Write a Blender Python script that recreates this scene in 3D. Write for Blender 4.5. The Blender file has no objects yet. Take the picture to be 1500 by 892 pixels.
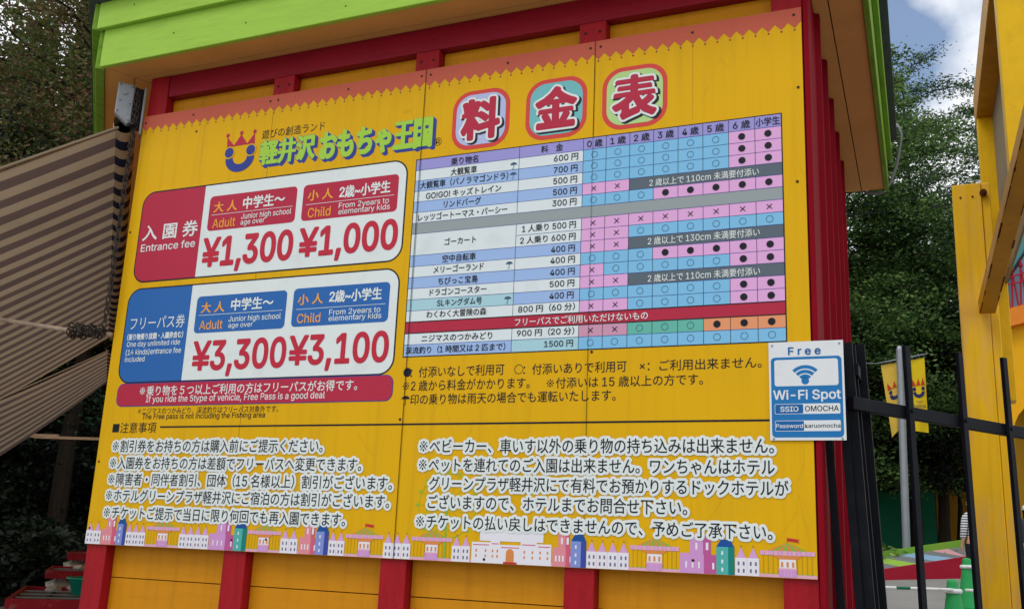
import bpy, bmesh, math, random, os
import numpy as np
from mathutils import Vector, Matrix

random.seed(11)
rng = np.random.default_rng(11)
S = bpy.context.scene
COL = S.collection
PI = math.pi

# ------------------------------------------------------------------ camera
cd = bpy.data.cameras.new('camera')
cam = bpy.data.objects.new('camera', cd)
COL.objects.link(cam)
cd.sensor_width = 36.0
cd.lens = 35.2
cd.clip_start = 0.05
cd.clip_end = 2000
X = Vector((0.91834, 0.39355, 0.04207)); Y = Vector((0.05651, -0.23559, 0.97021)); Z = Vector((0.39174, -0.88860, -0.23860))
cam.matrix_world = Matrix(((X.x, Y.x, Z.x, 4.1137), (X.y, Y.y, Z.y, -4.0093), (X.z, Y.z, Z.z, 1.5557), (0, 0, 0, 1)))
S.camera = cam

# ------------------------------------------------------------------ daylight: bright broken cloud, soft sun from the front left
SUN_EL, SUN_AZ = math.radians(52), math.radians(-28)      # azimuth measured from -Y (the viewer's side) towards +X
w = bpy.data.worlds.new('World'); S.world = w; w.use_nodes = True
nt = w.node_tree; N = nt.nodes; L = nt.links
for n in list(N): N.remove(n)
out = N.new('ShaderNodeOutputWorld'); bg = N.new('ShaderNodeBackground')
sky = N.new('ShaderNodeTexSky'); sky.sky_type = 'NISHITA'; sky.sun_disc = False
sundir = Vector((math.sin(SUN_AZ) * math.cos(SUN_EL), -math.cos(SUN_AZ) * math.cos(SUN_EL), math.sin(SUN_EL)))
sky.sun_elevation = SUN_EL
sky.sun_rotation = math.atan2(sundir.x, sundir.y)
tc = N.new('ShaderNodeTexCoord'); mp = N.new('ShaderNodeMapping')
mp.inputs['Scale'].default_value = (2.2, 2.2, 3.6); mp.inputs['Location'].default_value = (0.52, 0.3, 0.1)
nz = N.new('ShaderNodeTexNoise'); nz.inputs['Scale'].default_value = 1.6; nz.inputs['Detail'].default_value = 7; nz.inputs['Roughness'].default_value = 0.55
rp = N.new('ShaderNodeValToRGB'); rp.color_ramp.elements[0].color = (0.10, 0.10, 0.10, 1); rp.color_ramp.elements[0].position = 0.30; rp.color_ramp.elements[1].position = 0.47
nz2 = N.new('ShaderNodeTexNoise'); nz2.inputs['Scale'].default_value = 2.6; nz2.inputs['Detail'].default_value = 6
rp2 = N.new('ShaderNodeValToRGB')
rp2.color_ramp.elements[0].position = 0.3; rp2.color_ramp.elements[0].color = (9.6, 9.9, 10.4, 1)
rp2.color_ramp.elements[1].position = 0.66; rp2.color_ramp.elements[1].color = (13.2, 13.3, 13.4, 1)
mx = N.new('ShaderNodeMixRGB')
L.new(tc.outputs['Generated'], mp.inputs['Vector']); L.new(mp.outputs[0], nz.inputs['Vector']); L.new(mp.outputs[0], nz2.inputs['Vector'])
L.new(nz2.outputs['Fac'], rp2.inputs['Fac'])
gap = N.new('ShaderNodeVectorMath'); gap.operation = 'DISTANCE'; gap.inputs[1].default_value = (-0.040, 0.893, 0.449)   # a break in the cloud
nrm_ = N.new('ShaderNodeVectorMath'); nrm_.operation = 'NORMALIZE'; L.new(tc.outputs['Generated'], nrm_.inputs[0]); L.new(nrm_.outputs[0], gap.inputs[0])
mr = N.new('ShaderNodeMapRange'); mr.inputs[1].default_value = 0.0; mr.inputs[2].default_value = 0.075; mr.inputs[3].default_value = 0.36; mr.inputs[4].default_value = 0.0
L.new(gap.outputs['Value'], mr.inputs[0])
sbt = N.new('ShaderNodeMath'); sbt.operation = 'SUBTRACT'; L.new(nz.outputs['Fac'], sbt.inputs[0]); L.new(mr.outputs[0], sbt.inputs[1]); L.new(sbt.outputs[0], rp.inputs['Fac'])
L.new(rp.outputs['Color'], mx.inputs['Fac']); gn = N.new('ShaderNodeMixRGB'); gn.blend_type = 'MULTIPLY'; gn.inputs['Fac'].default_value = 1; gn.inputs[2].default_value = (1.35, 1.5, 1.62, 1); L.new(sky.outputs[0], gn.inputs[1]); L.new(gn.outputs[0], mx.inputs[1]); L.new(rp2.outputs['Color'], mx.inputs[2])
L.new(mx.outputs[0], bg.inputs['Color']); bg.inputs['Strength'].default_value = 0.10
L.new(bg.outputs[0], out.inputs['Surface'])
sl = bpy.data.lights.new('sun', 'SUN'); sl.energy = 0.9; sl.angle = math.radians(24); sl.color = (1.0, 0.96, 0.9)
so = bpy.data.objects.new('sun', sl); COL.objects.link(so)
so.rotation_euler = (-sundir).to_track_quat('-Z', 'Y').to_euler()
S.view_settings.view_transform = 'Standard'
S.view_settings.look = 'None'
S.view_settings.gamma = 1
S.view_settings.use_curve_mapping = False
S.view_settings.exposure = -0.05

# ------------------------------------------------------------------ materials
def lin(h):
    h = h.lstrip('#')
    c = [int(h[i:i + 2], 16) / 255 for i in (0, 2, 4)]
    return tuple(((x + 0.055) / 1.055) ** 2.4 if x > 0.04045 else x / 12.92 for x in c)

MATS = {}
def M(name, hexc=None, rough=0.5, var=0.0, scale=6.0, stretch=(1, 1, 1), bump=0.0, bscale=40.0, metal=0.0, spec=0.18, dirt=None, dirt_amt=0.0, dirt_scale=3.0, gain=1.0, cracks=False, streak=None, dirt_lo=0.54):
    if name in MATS: return MATS[name]
    m = bpy.data.materials.new(name); m.use_nodes = True
    t = m.node_tree; nn = t.nodes; ll = t.links
    b = nn['Principled BSDF']
    c = tuple(min(0.9, x * gain) for x in lin(hexc))
    b.inputs['Base Color'].default_value = (*c, 1)
    b.inputs['Roughness'].default_value = rough
    b.inputs['Metallic'].default_value = metal
    b.inputs['Specular IOR Level'].default_value = spec
    co = nn.new('ShaderNodeTexCoord'); ma = nn.new('ShaderNodeMapping'); ma.inputs['Scale'].default_value = stretch
    ll.new(co.outputs['Object'], ma.inputs['Vector'])
    last = None
    if var > 0:
        a = nn.new('ShaderNodeTexNoise'); a.inputs['Scale'].default_value = scale; a.inputs['Detail'].default_value = 5
        ll.new(ma.outputs[0], a.inputs['Vector'])
        r = nn.new('ShaderNodeValToRGB')
        r.color_ramp.elements[0].position = 0.3; r.color_ramp.elements[1].position = 0.7
        r.color_ramp.elements[0].color = (*[x * (1 - var) for x in c], 1); r.color_ramp.elements[1].color = (*[min(0.95, x * (1 + var)) for x in c], 1)
        ll.new(a.outputs['Fac'], r.inputs['Fac']); last = r.outputs['Color']
    if dirt:
        a = nn.new('ShaderNodeTexNoise'); a.inputs['Scale'].default_value = dirt_scale; a.inputs['Detail'].default_value = 8; a.inputs['Roughness'].default_value = 0.65
        ll.new(ma.outputs[0], a.inputs['Vector'])
        r = nn.new('ShaderNodeValToRGB'); r.color_ramp.elements[0].position = dirt_lo; r.color_ramp.elements[1].position = dirt_lo + 0.18
        r.color_ramp.elements[1].color = (dirt_amt,) * 3 + (1,)
        ll.new(a.outputs['Fac'], r.inputs['Fac'])
        x = nn.new('ShaderNodeMixRGB'); ll.new(r.outputs['Color'], x.inputs['Fac'])
        if last: ll.new(last, x.inputs[1])
        else: x.inputs[1].default_value = (*c, 1)
        x.inputs[2].default_value = (*lin(dirt), 1); last = x.outputs[0]
    if streak:
        m4 = nn.new('ShaderNodeMapping'); m4.inputs['Scale'].default_value = (7, 7, 0.35)
        n4 = nn.new('ShaderNodeTexNoise'); n4.inputs['Scale'].default_value = 3; n4.inputs['Detail'].default_value = 6
        r4 = nn.new('ShaderNodeValToRGB'); r4.color_ramp.elements[0].position = 0.5; r4.color_ramp.elements[1].position = 0.75; r4.color_ramp.elements[1].color = (streak[1],) * 3 + (1,)
        ll.new(co.outputs['Object'], m4.inputs['Vector']); ll.new(m4.outputs[0], n4.inputs['Vector']); ll.new(n4.outputs['Fac'], r4.inputs['Fac'])
        x = nn.new('ShaderNodeMixRGB'); ll.new(r4.outputs['Color'], x.inputs['Fac'])
        if last: ll.new(last, x.inputs[1])
        else: x.inputs[1].default_value = (*c, 1)
        x.inputs[2].default_value = (*lin(streak[0]), 1); last = x.outputs[0]
    if cracks:
        m2 = nn.new('ShaderNodeMapping'); m2.inputs['Scale'].default_value = (9, 9, 1.3)
        nd = nn.new('ShaderNodeTexNoise'); nd.inputs['Scale'].default_value = 9; nd.inputs['Detail'].default_value = 3
        ad = nn.new('ShaderNodeMixRGB'); ad.blend_type = 'ADD'; ad.inputs['Fac'].default_value = 0.03
        ll.new(co.outputs['Object'], nd.inputs['Vector']); ll.new(co.outputs['Object'], ad.inputs[1]); ll.new(nd.outputs['Color'], ad.inputs[2])
        ll.new(ad.outputs[0], m2.inputs['Vector'])
        v = nn.new('ShaderNodeTexVoronoi'); v.feature = 'DISTANCE_TO_EDGE'; v.inputs['Scale'].default_value = 1.0
        ll.new(m2.outputs[0], v.inputs['Vector'])
        r = nn.new('ShaderNodeValToRGB'); r.color_ramp.elements[0].position = 0.0; r.color_ramp.elements[1].position = 0.014
        r.color_ramp.elements[0].color = (1, 1, 1, 1); r.color_ramp.elements[1].color = (0, 0, 0, 1)
        ll.new(v.outputs['Distance'], r.inputs['Fac'])
        n3 = nn.new('ShaderNodeTexNoise'); n3.inputs['Scale'].default_value = 1.7; n3.inputs['Detail'].default_value = 3
        ll.new(co.outputs['Object'], n3.inputs['Vector'])
        r3 = nn.new('ShaderNodeValToRGB'); r3.color_ramp.elements[0].position = 0.5; r3.color_ramp.elements[1].position = 0.62; r3.color_ramp.elements[1].color = (0.30,) * 3 + (1,)
        ll.new(n3.outputs['Fac'], r3.inputs['Fac'])
        mu = nn.new('ShaderNodeMixRGB'); mu.blend_type = 'MULTIPLY'; mu.inputs['Fac'].default_value = 1
        ll.new(r.outputs['Color'], mu.inputs[1]); ll.new(r3.outputs['Color'], mu.inputs[2])
        x = nn.new('ShaderNodeMixRGB'); ll.new(mu.outputs[0], x.inputs['Fac'])
        if last: ll.new(last, x.inputs[1])
        else: x.inputs[1].default_value = (*c, 1)
        x.inputs[2].default_value = (*[k * 0.5 for k in c], 1); last = x.outputs[0]
    if last: ll.new(last, b.inputs['Base Color'])
    if bump > 0:
        a = nn.new('ShaderNodeTexNoise'); a.inputs['Scale'].default_value = bscale; a.inputs['Detail'].default_value = 4
        ll.new(ma.outputs[0], a.inputs['Vector'])
        bp = nn.new('ShaderNodeBump'); bp.inputs['Strength'].default_value = bump; bp.inputs['Distance'].default_value = 0.02
        ll.new(a.outputs['Fac'], bp.inputs['Height']); ll.new(bp.outputs[0], b.inputs['Normal'])
    MATS[name] = m
    return m

def leafmat(name, hexes, spread=0.35):
    m = bpy.data.materials.new(name); m.use_nodes = True
    t = m.node_tree; nn = t.nodes; ll = t.links
    b = nn['Principled BSDF']; b.inputs['Roughness'].default_value = 0.55; b.inputs['Specular IOR Level'].default_value = 0.3
    g = nn.new('ShaderNodeNewGeometry'); r = nn.new('ShaderNodeValToRGB')
    cr = r.color_ramp
    for i, h in enumerate(hexes):
        p = i / (len(hexes) - 1)
        if i < 2: e = cr.elements[i]; e.position = p if i == 0 else 1.0
        else: e = cr.elements.new(p)
    for i, h in enumerate(hexes):
        cr.elements[i].position = i / (len(hexes) - 1)
    for i, h in enumerate(hexes):
        cr.elements[i].color = (*lin(h), 1)
    a = nn.new('ShaderNodeTexNoise'); a.inputs['Scale'].default_value = 0.45; a.inputs['Detail'].default_value = 3
    co = nn.new('ShaderNodeTexCoord'); ll.new(co.outputs['Object'], a.inputs['Vector'])
    mm = nn.new('ShaderNodeMath'); mm.operation = 'MULTIPLY_ADD'; mm.inputs[1].default_value = 0.5
    sb = nn.new('ShaderNodeMath'); sb.operation = 'MULTIPLY_ADD'; sb.inputs[1].default_value = 1.3; sb.inputs[2].default_value = -0.4
    ll.new(a.outputs['Fac'], sb.inputs[0]); ll.new(g.outputs['Random Per Island'], mm.inputs[0]); ll.new(sb.outputs[0], mm.inputs[2])
    ll.new(mm.outputs[0], r.inputs['Fac'])
    ll.new(r.outputs['Color'], b.inputs['Base Color'])
    tr = nn.new('ShaderNodeBsdfTranslucent'); ll.new(r.outputs['Color'], tr.inputs['Color'])
    ms = nn.new('ShaderNodeMixShader'); ms.inputs[0].default_value = 0.3
    ll.new(b.outputs[0], ms.inputs[1]); ll.new(tr.outputs[0], ms.inputs[2]); ll.new(ms.outputs[0], nn['Material Output'].inputs['Surface'])
    MATS[name] = m
    return m

# ------------------------------------------------------------------ mesh helpers
def root_of(o):
    while o.parent: o = o.parent
    return o

def thing(name, label, cat, loc=(0, 0, 0), group=None):
    o = bpy.data.objects.new(name, None); COL.objects.link(o)
    o.empty_display_size = 0.2
    o.location = loc; o['label'] = label; o['category'] = cat
    if group: o['group'] = group
    return o

def tag(o, label, cat, group=None):
    o['label'] = label; o['category'] = cat
    if group: o['group'] = group
    return o

class MB:
    def __init__(s): s.v = []; s.f = []; s.mi = []; s.mats = []
    def slot(s, m):
        if isinstance(m, str): m = MATS[m]
        if m not in s.mats: s.mats.append(m)
        return s.mats.index(m)
    def add(s, vs, fs, m):
        k = len(s.v); i = s.slot(m)
        s.v += [tuple(map(float, p)) for p in vs]
        for f in fs: s.f.append(tuple(k + q for q in f)); s.mi.append(i)
        return s
    def box(s, x0, x1, y0, y1, z0, z1, m):
        vs = [(x, y, z) for z in (z0, z1) for y in (y0, y1) for x in (x0, x1)]
        return s.add(vs, [(0, 2, 3, 1), (4, 5, 7, 6), (0, 1, 5, 4), (2, 6, 7, 3), (0, 4, 6, 2), (1, 3, 7, 5)], m)
    def hexa(s, b, t, m):           # bottom quad, top quad (same winding)
        return s.add(list(b) + list(t), [(3, 2, 1, 0), (4, 5, 6, 7), (0, 1, 5, 4), (1, 2, 6, 5), (2, 3, 7, 6), (3, 0, 4, 7)], m)
    def bar(s, p0, p1, wd, ht, m, up=(0, 0, 1)):
        p0 = Vector(p0); p1 = Vector(p1); d = (p1 - p0).normalized(); up = Vector(up)
        a = d.cross(up)
        if a.length < 1e-4: a = d.cross(Vector((0, 1, 0)))
        a.normalize(); b = a.cross(d).normalized()
        q = [a * wd / 2 * i + b * ht / 2 * j for i, j in ((-1, -1), (1, -1), (1, 1), (-1, 1))]
        return s.hexa([p0 + k for k in q], [p1 + k for k in q], m)
    def tube(s, pts, r, m, n=8, cap=True):
        pts = [Vector(p) for p in pts]
        rs = r if isinstance(r, (list, tuple)) else [r] * len(pts)
        vs = []; fs = []
        ref = Vector((0, 0, 1))
        for i, p in enumerate(pts):
            d = (pts[min(i + 1, len(pts) - 1)] - pts[max(i - 1, 0)]).normalized()
            a = d.cross(ref)
            if a.length < 0.05: a = d.cross(Vector((1, 0, 0)))
            a.normalize(); b = d.cross(a)
            for k in range(n):
                t = 2 * PI * k / n
                vs.append(p + (a * math.cos(t) + b * math.sin(t)) * rs[i])
        for i in range(len(pts) - 1):
            for k in range(n):
                fs.append((i * n + k, i * n + (k + 1) % n, (i + 1) * n + (k + 1) % n, (i + 1) * n + k))
        if cap: fs.append(tuple(range(n))[::-1]); fs.append(tuple((len(pts) - 1) * n + k for k in range(n)))
        return s.add(vs, fs, m)
    def lathe(s, prof, m, n=24, c=(0, 0, 0)):
        vs = []; fs = []
        for r, z in prof:
            for k in range(n):
                t = 2 * PI * k / n; vs.append((c[0] + r * math.cos(t), c[1] + r * math.sin(t), c[2] + z))
        for i in range(len(prof) - 1):
            for k in range(n):
                fs.append((i * n + k, i * n + (k + 1) % n, (i + 1) * n + (k + 1) % n, (i + 1) * n + k))
        fs.append(tuple((len(prof) - 1) * n + k for k in range(n))); fs.append(tuple(range(n))[::-1])
        return s.add(vs, fs, m)
    def prism(s, poly, z0, z1, m):  # poly of (x, y) extruded in z
        n = len(poly)
        vs = [(x, y, z0) for x, y in poly] + [(x, y, z1) for x, y in poly]
        fs = [tuple(range(n))[::-1], tuple(n + k for k in range(n))] + [(k, (k + 1) % n, n + (k + 1) % n, n + k) for k in range(n)]
        return s.add(vs, fs, m)
    def blob(s, c, r, m, seed=0, n=1):
        bm = bmesh.new(); bmesh.ops.create_icosphere(bm, subdivisions=n + 1, radius=1)
        rr = random.Random(seed)
        k = len(s.v)
        vs = []
        for v in bm.verts:
            q = 1 + rr.uniform(-0.16, 0.16)
            vs.append((c[0] + v.co.x * r[0] * q, c[1] + v.co.y * r[1] * q, c[2] + v.co.z * r[2] * q))
        fs = [tuple(x.index for x in f.verts) for f in bm.faces]
        bm.free()
        return s.add(vs, fs, m)
    # flat artwork on the price board: (u, v) on the board, layer = height above its face in steps of 0.6 mm
    def pp(s, u, v, layer): return (u, -0.0006 * layer, v + BZ)
    def flat(s, pts, layer, m): return s.add([s.pp(u, v, layer) for u, v in pts], [tuple(range(len(pts)))], m)
    def rect(s, u0, v0, u1, v1, layer, m): return s.flat([(u0, v0), (u1, v0), (u1, v1), (u0, v1)], layer, m)
    def rrect(s, u0, v0, u1, v1, r, layer, m, n=7, left=True, right=True):
        return s.flat(rr_pts(u0, v0, u1, v1, r, n, left, right), layer, m)
    def disc(s, u, v, r, layer, m, n=20, ry=None):
        ry = ry or r
        return s.flat([(u + r * math.cos(2 * PI * k / n), v + ry * math.sin(2 * PI * k / n)) for k in range(n)], layer, m)
    def ring(s, u, v, r, wd, layer, m, n=24, a0=0, a1=2 * PI):
        vs = []; fs = []
        for k in range(n + 1):
            t = a0 + (a1 - a0) * k / n
            vs += [s.pp(u + r * math.cos(t), v + r * math.sin(t), layer), s.pp(u + (r - wd) * math.cos(t), v + (r - wd) * math.sin(t), layer)]
        for k in range(n): fs.append((2 * k, 2 * k + 1, 2 * k + 3, 2 * k + 2))
        return s.add(vs, fs, m)
    def line(s, a, b, wd, layer, m):
        a = Vector(a); b = Vector(b); d = (b - a).normalized(); n = Vector((-d.y, d.x)) * wd / 2
        return s.flat([tuple(a + n), tuple(a - n), tuple(b - n), tuple(b + n)], layer, m)
    def build(s, name, parent=None, bevel=0.0, smooth=False, segs=2):
        off = root_of(parent).location if parent else Vector((0, 0, 0))
        me = bpy.data.meshes.new(name)
        me.from_pydata([(x - off.x, y - off.y, z - off.z) for x, y, z in s.v], [], s.f)
        for m in s.mats: me.materials.append(m)
        me.polygons.foreach_set('material_index', s.mi)
        if smooth: me.polygons.foreach_set('use_smooth', [True] * len(s.f))
        me.update()
        o = bpy.data.objects.new(name, me); COL.objects.link(o)
        if parent: o.parent = parent
        if bevel > 0:
            b = o.modifiers.new('bevel', 'BEVEL'); b.width = bevel; b.segments = segs; b.limit_method = 'ANGLE'
        return o

def rr_pts(u0, v0, u1, v1, r, n=7, left=True, right=True):
    p = []
    for cu, cv, a, on in ((u1 - r, v0 + r, -PI / 2, right), (u1 - r, v1 - r, 0, right), (u0 + r, v1 - r, PI / 2, left), (u0 + r, v0 + r, PI, left)):
        if on: p += [(cu + r * math.cos(a + PI / 2 * k / n), cv + r * math.sin(a + PI / 2 * k / n)) for k in range(n + 1)]
        else:
            s = {0: (u1, v0), 1: (u1, v1), 2: (u0, v1), 3: (u0, v0)}[[-PI / 2, 0, PI / 2, PI].index(a)]
            p.append(s)
    return p

def copy_tree(o, parent=None):
    c = o.copy(); COL.objects.link(c)
    if parent: c.parent = parent
    for ch in list(o.children): copy_tree(ch, c)
    return c

BZ = 1.5            # height of the price board's lower edge

# ------------------------------------------------------------------ lettering (Blender's own bundled sans; other scripts fall back by themselves)
def bundled(n_):
    try: return bpy.data.fonts.load(os.path.join(bpy.utils.system_resource('DATAFILES'), 'fonts', n_))
    except Exception: return None
SANS = bundled('Inter.woff2')
_g = {}
def raw(body, font):
    c = bpy.data.curves.new('lettering', 'FONT'); c.body = body; c.size = 1; c.resolution_u = 3; c.fill_mode = 'FRONT'
    if font: c.font = font
    o = bpy.data.objects.new('lettering', c); COL.objects.link(o)
    bpy.context.view_layer.update()
    me = o.to_mesh()
    v = np.array([(q_.co.x, q_.co.y) for q_ in me.vertices]); f = [tuple(p_.vertices) for p_ in me.polygons]
    o.to_mesh_clear(); bpy.data.objects.remove(o); bpy.data.curves.remove(c)
    return v, f
CAP = raw('H', SANS)[0][:, 1].max()
def glyphs(body, weight=0):
    key = body
    if key in _g: return _g[key]
    runs = []
    for ch in body:                                   # Latin runs in the sans, the rest full width
        t = 's' if ch == ' ' else 'k' if ch == '※' else ('l' if ord(ch) < 256 and ch != '×' else 'c')
        if t == 's' and runs and runs[-1][0] == 'l' and all(ord(q_) < 256 for q_ in body): t = 'l'
        if runs and runs[-1][0] == t and t != 'k': runs[-1][1] += ch
        else: runs.append([t, ch])
    V = []; f = []; x = 0.0; k = 0
    for t, s_ in runs:
        if t == 's': x += 0.28 * len(s_); continue
        if t == 'k':                                  # reference mark: a saltire and four dots
            vv = []; a_ = 0.025; r_ = 0.36
            for q_ in range(4):
                t0 = PI / 4 + q_ * PI / 2; d_ = (math.cos(t0), math.sin(t0)); n_ = (-d_[1], d_[0])
                vv += [(r_ * d_[0] - a_ * n_[0], r_ * d_[1] - a_ * n_[1]), (r_ * d_[0] + a_ * n_[0], r_ * d_[1] + a_ * n_[1]), (a_ * 1.414 * math.cos(t0 + PI / 4), a_ * 1.414 * math.sin(t0 + PI / 4))]
            ff = [tuple(range(12))]
            for q_ in range(4):
                ff.append(tuple(len(vv) + i for i in range(10)))
                vv += [(0.27 * math.cos(q_ * PI / 2) + 0.068 * math.cos(2 * PI * i / 10), 0.27 * math.sin(q_ * PI / 2) + 0.068 * math.sin(2 * PI * i / 10)) for i in range(10)]
            vv = np.array(vv) + np.array([x + 0.5, 0.38]); adv = 1.0
        elif t == 'l':
            vv, ff = raw(s_.replace('¥', 'Y'), SANS); vv = vv * (0.74 / CAP)
            if s_[0] == '¥':
                yy, _ = raw('Y', SANS); yy = yy * (0.74 / CAP); a_, b_ = yy[:, 0].min() + 0.03, yy[:, 0].max() - 0.03
                for zc in (0.16, 0.32):
                    ff = ff + [tuple(len(vv) + i for i in range(4))]; vv = np.concatenate([vv, [(a_, zc - .032), (b_, zc - .032), (b_, zc + .032), (a_, zc + .032)]])
            x0 = vv[:, 0].min(); vv[:, 0] += x - x0 + 0.03; adv = vv[:, 0].max() - x + 0.05
        else:
            vv, ff = raw(s_, None); vv[:, 0] += x; adv = 1.0 * len(s_)
        V.append(vv); f += [tuple(i + k for i in q_) for q_ in ff]; k += len(vv); x += adv
    v = np.concatenate(V)
    # merge doubles, then boundary loops
    keyd = {}; remap = np.zeros(len(v), int); vv = []
    for i, p in enumerate(v):
        k = (round(p[0], 5), round(p[1], 5))
        if k not in keyd: keyd[k] = len(vv); vv.append(p)
        remap[i] = keyd[k]
    v = np.array(vv)
    f2 = []
    for q in f:
        t = []
        for i in q:
            j = int(remap[i])
            if j not in t: t.append(j)
        if len(t) >= 3:
            a = sum(v[t[i]][0] * v[t[(i + 1) % len(t)]][1] - v[t[(i + 1) % len(t)]][0] * v[t[i]][1] for i in range(len(t)))
            f2.append(tuple(t) if a > 0 else tuple(t[::-1]))
    und = {}
    for t in f2:
        for i in range(len(t)):
            a, b = t[i], t[(i + 1) % len(t)]; und.setdefault((min(a, b), max(a, b)), []).append((a, b))
    edges = [e[0] for e in und.values() if len(e) == 1]
    _g[key] = (v, f2, edges)
    return _g[key]

def fit(spec):
    s, u0, u1, vc, h, colour, wgt, kind = spec
    v, f, e = glyphs(s, 0)
    x0, x1 = v[:, 0].min(), v[:, 0].max()
    sx = (u1 - u0) / (x1 - x0)
    if kind == 'c': sy, cy = h / 0.92, 0.38
    else: sy, cy = h / 0.76 * (0.84 if len(s) > 6 and wgt < 0.016 else 1), 0.30 if len(s) > 6 and wgt < 0.016 else 0.36
    p = np.empty_like(v); p[:, 0] = u0 + (v[:, 0] - x0) * sx; p[:, 1] = vc + (v[:, 1] - cy) * sy
    return p, f, e

_l = {}
def lifts(key, n, f):
    """each separate stroke a hair above the one before, so that overlapping strokes never share a plane"""
    if key not in _l:
        par = list(range(n))
        def fd(a):
            while par[a] != a: par[a] = par[par[a]]; a = par[a]
            return a
        for t in f:
            for b in t[1:]: par[fd(t[0])] = fd(b)
        ids = {}
        _l[key] = [ids.setdefault(fd(i), len(ids)) % 7 * 0.03 for i in range(n)]
    return _l[key]

def letters(mb, spec, layer, m=None, off=(0, 0)):
    p, f, e = fit(spec)
    m = m or MATS['ink_' + spec[5]]
    lift = lifts(spec[0], len(p), f)
    mb.add([mb.pp(x + off[0], y + off[1], layer + lift[i]) for i, (x, y) in enumerate(p)], f, m)
    if spec[6] > 0: outline(mb, spec, spec[6] * spec[4], layer - 0.25, m, off, rise=0.25)

def outline(mb, spec, r, layer, m, off=(0, 0), rise=0.5, fill=False):
    """soft-cornered band of width r round the letters"""
    p, f, edges = fit(spec)
    vs = []; fs = []
    nrm = {}
    for a, b in edges:
        d = p[b] - p[a]; ln = math.hypot(*d)
        if ln < 1e-7: continue
        n = np.array((d[1], -d[0])) / ln
        k = len(vs)
        vs += [(*p[a], rise), (*p[b], rise), (*(p[b] + n * r), 0), (*(p[a] + n * r), 0)]
        fs.append((k, k + 1, k + 2, k + 3))
        nrm.setdefault(a, []).append(('o', n)); nrm.setdefault(b, []).append(('i', n))
    for a, l in nrm.items():
        ni = [n for t, n in l if t == 'i']; no = [n for t, n in l if t == 'o']
        for x in ni:
            for y in no:
                t0 = math.atan2(x[1], x[0]); dt = (math.atan2(y[1], y[0]) - t0 + PI) % (2 * PI) - PI
                if abs(dt) < 0.04: continue
                if dt < 0 and len(l) == 2: continue
                n = max(1, int(abs(dt) / 0.5)); k = len(vs)
                vs.append((*p[a], rise))
                for i in range(n + 1):
                    t = t0 + dt * i / n; vs.append((p[a][0] + r * math.cos(t), p[a][1] + r * math.sin(t), 0))
                for i in range(n): fs.append((k, k + 1 + i, k + 2 + i))
    if fill:
        k = len(vs); vs += [(*q, rise) for q in p]; fs += [tuple(k + i for i in t) for t in f]
    mb.add([mb.pp(x + off[0], y + off[1], layer + h) for x, y, h in vs], fs, m)
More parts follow.
